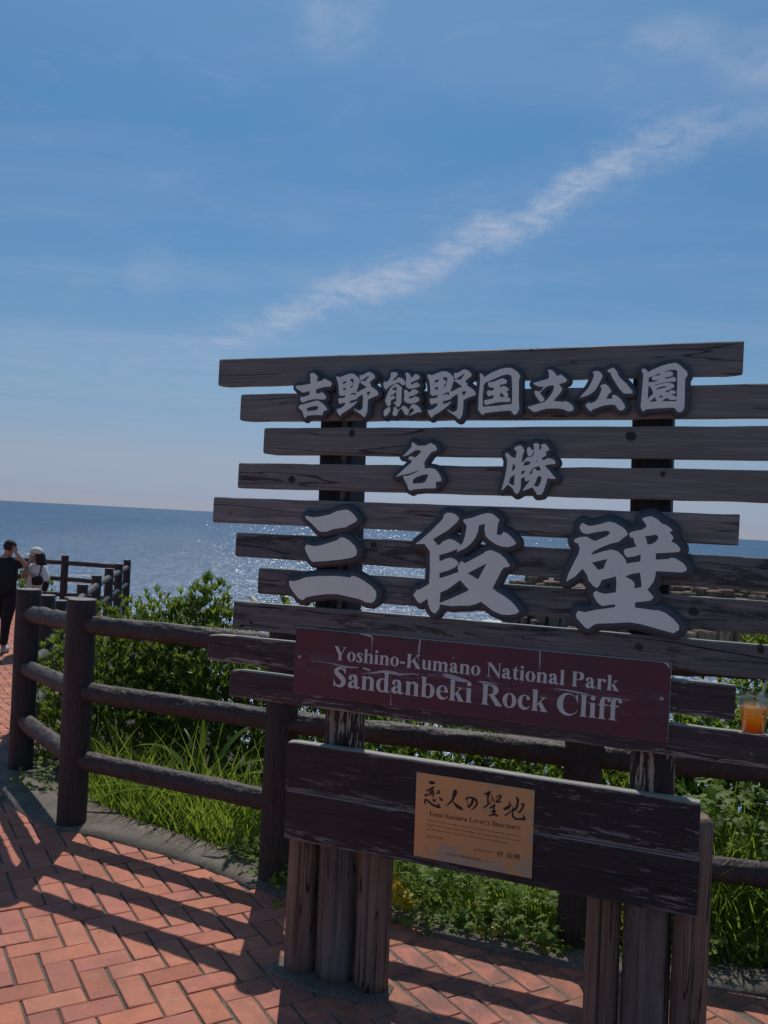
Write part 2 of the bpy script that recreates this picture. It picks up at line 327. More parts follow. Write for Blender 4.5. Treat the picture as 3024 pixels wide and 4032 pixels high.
colr = t.mix(t.step(a, .3, .7), (.095, .078, .060), (.18, .152, .122)); colr = t.mix(t.step(b, .50, .70, 0, .7), colr, (.33, .30, .26)); colr = t.mix(t.step(t.noise(gp, 14, 6, .7, .8), .54, .68, 0, .6), colr, (.075, .062, .048))
colr = t.mix(t.math('MULTIPLY', t.math('SUBTRACT', 1.0, t.step(vv.outputs['Distance'], .1, .3)), t.step(b, .5, .6, 0, .5)), colr, (.05, .045, .04))
CONCRETE = t.fin(colr, .9, t.bump(t.math('ADD', b, t.math('MULTIPLY', vv.outputs['Distance'], .5)), .7, .006))
t = NT('dry_soil'); gp = t.n('ShaderNodeNewGeometry').outputs['Position']
a = t.noise(gp, 3, 5, .65); b = t.noise(gp, 45, 5, .7)
SOIL = t.fin(t.mix(b, t.mix(a, (.022, .018, .010), (.045, .040, .016)), (.085, .066, .042)), .95, t.bump(b, .9, .03))

def leaf_mat(name, c0, c1, c2, rough=.38, tr=.4, trc=(.30, .42, .04), spec=.36):
    t = NT(name); g = t.n('ShaderNodeNewGeometry'); r = g.outputs['Random Per Island']
    col = t.ramp(r, [(0, c0), (.5, c1), (1, c2)])
    m = t.fin(col, rough, None, 0, spec)
    tl = t.n('ShaderNodeBsdfTranslucent'); t.set(tl.inputs[0], t.mix(.65, col, trc)); mx = t.n('ShaderNodeMixShader'); mx.inputs[0].default_value = tr
    t.t.links.new(t.b.outputs[0], mx.inputs[1]); t.t.links.new(tl.outputs[0], mx.inputs[2]); t.t.links.new(mx.outputs[0], t.out.inputs[0])
    return m
LEAF_HEDGE = leaf_mat('hedge_leaf', (.026, .062, .012), (.052, .112, .020), (.105, .175, .028), .36, .42, (.34, .46, .03))
LEAF_LIGHT = leaf_mat('fresh_leaf', (.060, .125, .018), (.115, .205, .028), (.21, .31, .04), .62, .42, (.48, .62, .06))
GRASS_M = leaf_mat('grass_blade', (.045, .095, .016), (.095, .175, .026), (.19, .27, .045), .45, .5, (.46, .62, .06))
LILY_M = leaf_mat('broad_blade', (.055, .120, .030), (.085, .170, .034), (.13, .22, .036), .7, .55, (.42, .62, .05), .08)
YELLOW_M = leaf_mat('yellow_leaf', (.45, .32, .02), (.55, .42, .03), (.60, .50, .05), .4, .4, (.7, .55, .04))
STRAW_M = leaf_mat('dry_straw', (.22, .17, .10), (.30, .24, .14), (.38, .32, .20), .6, .2, (.4, .33, .2))
STEM_M = simple('brown_stem', (.07, .05, .03), .8)

# ---------------------------------------------------------------- outlines: signed distance -> contour -> solid
def sd_poly(pts, X, Y):
    p = np.array(pts, float); q = np.roll(p, -1, 0)
    d2 = np.full(X.shape, 1e9); inside = np.zeros(X.shape, bool)
    for (x0, y0), (x1, y1) in zip(p, q):
        ex, ey = x1 - x0, y1 - y0; L = ex * ex + ey * ey
        if L < 1e-14: continue
        tt = np.clip(((X - x0) * ex + (Y - y0) * ey) / L, 0, 1)
        d2 = np.minimum(d2, (X - x0 - tt * ex) ** 2 + (Y - y0 - tt * ey) ** 2)
        if y0 != y1:
            c = ((y0 > Y) != (y1 > Y)) & (X < ex * (Y - y0) / ey + x0); inside ^= c
    return np.where(inside, -1, 1) * np.sqrt(d2)
def spline(pts, n=8):
    p = np.array(pts, float)
    if len(p) < 3: return np.array([p[0] * (1 - k / n) + p[-1] * k / n for k in range(n + 1)])
    P = np.vstack([2 * p[0] - p[1], p, 2 * p[-1] - p[-2]]); out = []
    for i in range(1, len(P) - 2):
        for k in range(n):
            u = k / n
            out.append(.5 * ((2 * P[i]) + (P[i + 1] - P[i - 1]) * u + (2 * P[i - 1] - 5 * P[i] + 4 * P[i + 1] - P[i + 2]) * u * u + (3 * P[i] - P[i - 1] - 3 * P[i + 1] + P[i + 2]) * u ** 3))
    out.append(p[-1]); return np.array(out)
def sd_brush(pts, X, Y, n=8):
    d = np.full(X.shape, 1e9)
    for x, y, r in spline(pts, n): d = np.minimum(d, np.hypot(X - x, Y - y) - max(r, 1e-5))
    return d
def contour(F, x0, y0, h, level=0.0):
    """closed loops of F == level by marching squares"""
    F = F - level; ny, nx_ = F.shape; S = F < 0; seg = {}
    code = (S[:-1, :-1] * 1 + S[:-1, 1:] * 2 + S[1:, 1:] * 4 + S[1:, :-1] * 8)
    tab = {1: [(3, 0)], 2: [(0, 1)], 3: [(3, 1)], 4: [(1, 2)], 5: [(3, 0), (1, 2)], 6: [(0, 2)], 7: [(3, 2)], 8: [(2, 3)], 9: [(2, 0)], 10: [(0, 1), (2, 3)], 11: [(2, 1)], 12: [(1, 3)], 13: [(1, 0)], 14: [(0, 3)]}
    def pt(key):
        k, i, j = key
        if k == 'h': a, b = F[j, i], F[j, i + 1]; return (x0 + (i + a / (a - b)) * h, y0 + j * h)
        a, b = F[j, i], F[j + 1, i]; return (x0 + i * h, y0 + (j + a / (a - b)) * h)
    js, is_ = np.nonzero((code > 0) & (code < 15))
    for j, i in zip(js.tolist(), is_.tolist()):
        e = (('h', i, j), ('v', i + 1, j), ('h', i, j + 1), ('v', i, j))
        for a, b in tab[int(code[j, i])]: seg[e[a]] = e[b]
    loops = []
    while seg:
        k0, k = seg.popitem(); L = [k0, k]
        while k in seg: k = seg.pop(k); L.append(k)
        P = [pt(q) for q in L[:-1]]
        if len(P) > 5: loops.append(P)
    return loops
def solid(name, loops, y_front, y_back, mat, parent, bevel=0.0, xf=None):
    """loops live in the sign plane (x, z); extruded from y_front back to y_back"""
    cu = bpy.data.curves.new(name, 'CURVE'); cu.dimensions = '2D'; cu.fill_mode = 'BOTH'
    for L in loops:
        s = cu.splines.new('POLY'); s.points.add(len(L) - 1); s.use_cyclic_u = True
        s.points.foreach_set('co', [c for (x, z) in L for c in (x, z, 0, 1)])
    half = (y_back - y_front) / 2
    cu.extrude = max(half - bevel, 1e-5); cu.bevel_depth = bevel; cu.bevel_resolution = 2
    o = bpy.data.objects.new(name, cu); COL.objects.link(o)
    me = bpy.data.meshes.new_from_object(o.evaluated_get(bpy.context.evaluated_depsgraph_get()))
    bpy.data.objects.remove(o); bpy.data.curves.remove(cu)
    me.name = name
    yc = (y_front + y_back) / 2
    n = len(me.vertices); co = np.empty(n * 3); me.vertices.foreach_get('co', co); co = co.reshape(-1, 3)
    co = np.stack([co[:, 0], yc - co[:, 2], co[:, 1]], 1); me.vertices.foreach_set('co', co.ravel())
    me.materials.clear(); me.materials.append(mat); me.update()
    if bevel: me.polygons.foreach_set('use_smooth', [abs(p.normal.y) < .98 for p in me.polygons])
    return link(bpy.data.objects.new(name, me), parent)
def grid_for(pts, pad, h):
    a = np.array(pts); x0, y0 = a[:, 0].min() - pad, a[:, 1].min() - pad; x1, y1 = a[:, 0].max() + pad, a[:, 1].max() + pad
    xs = np.arange(x0, x1 + h, h); ys = np.arange(y0, y1 + h, h); X, Y = np.meshgrid(xs, ys); return X, Y, x0, y0

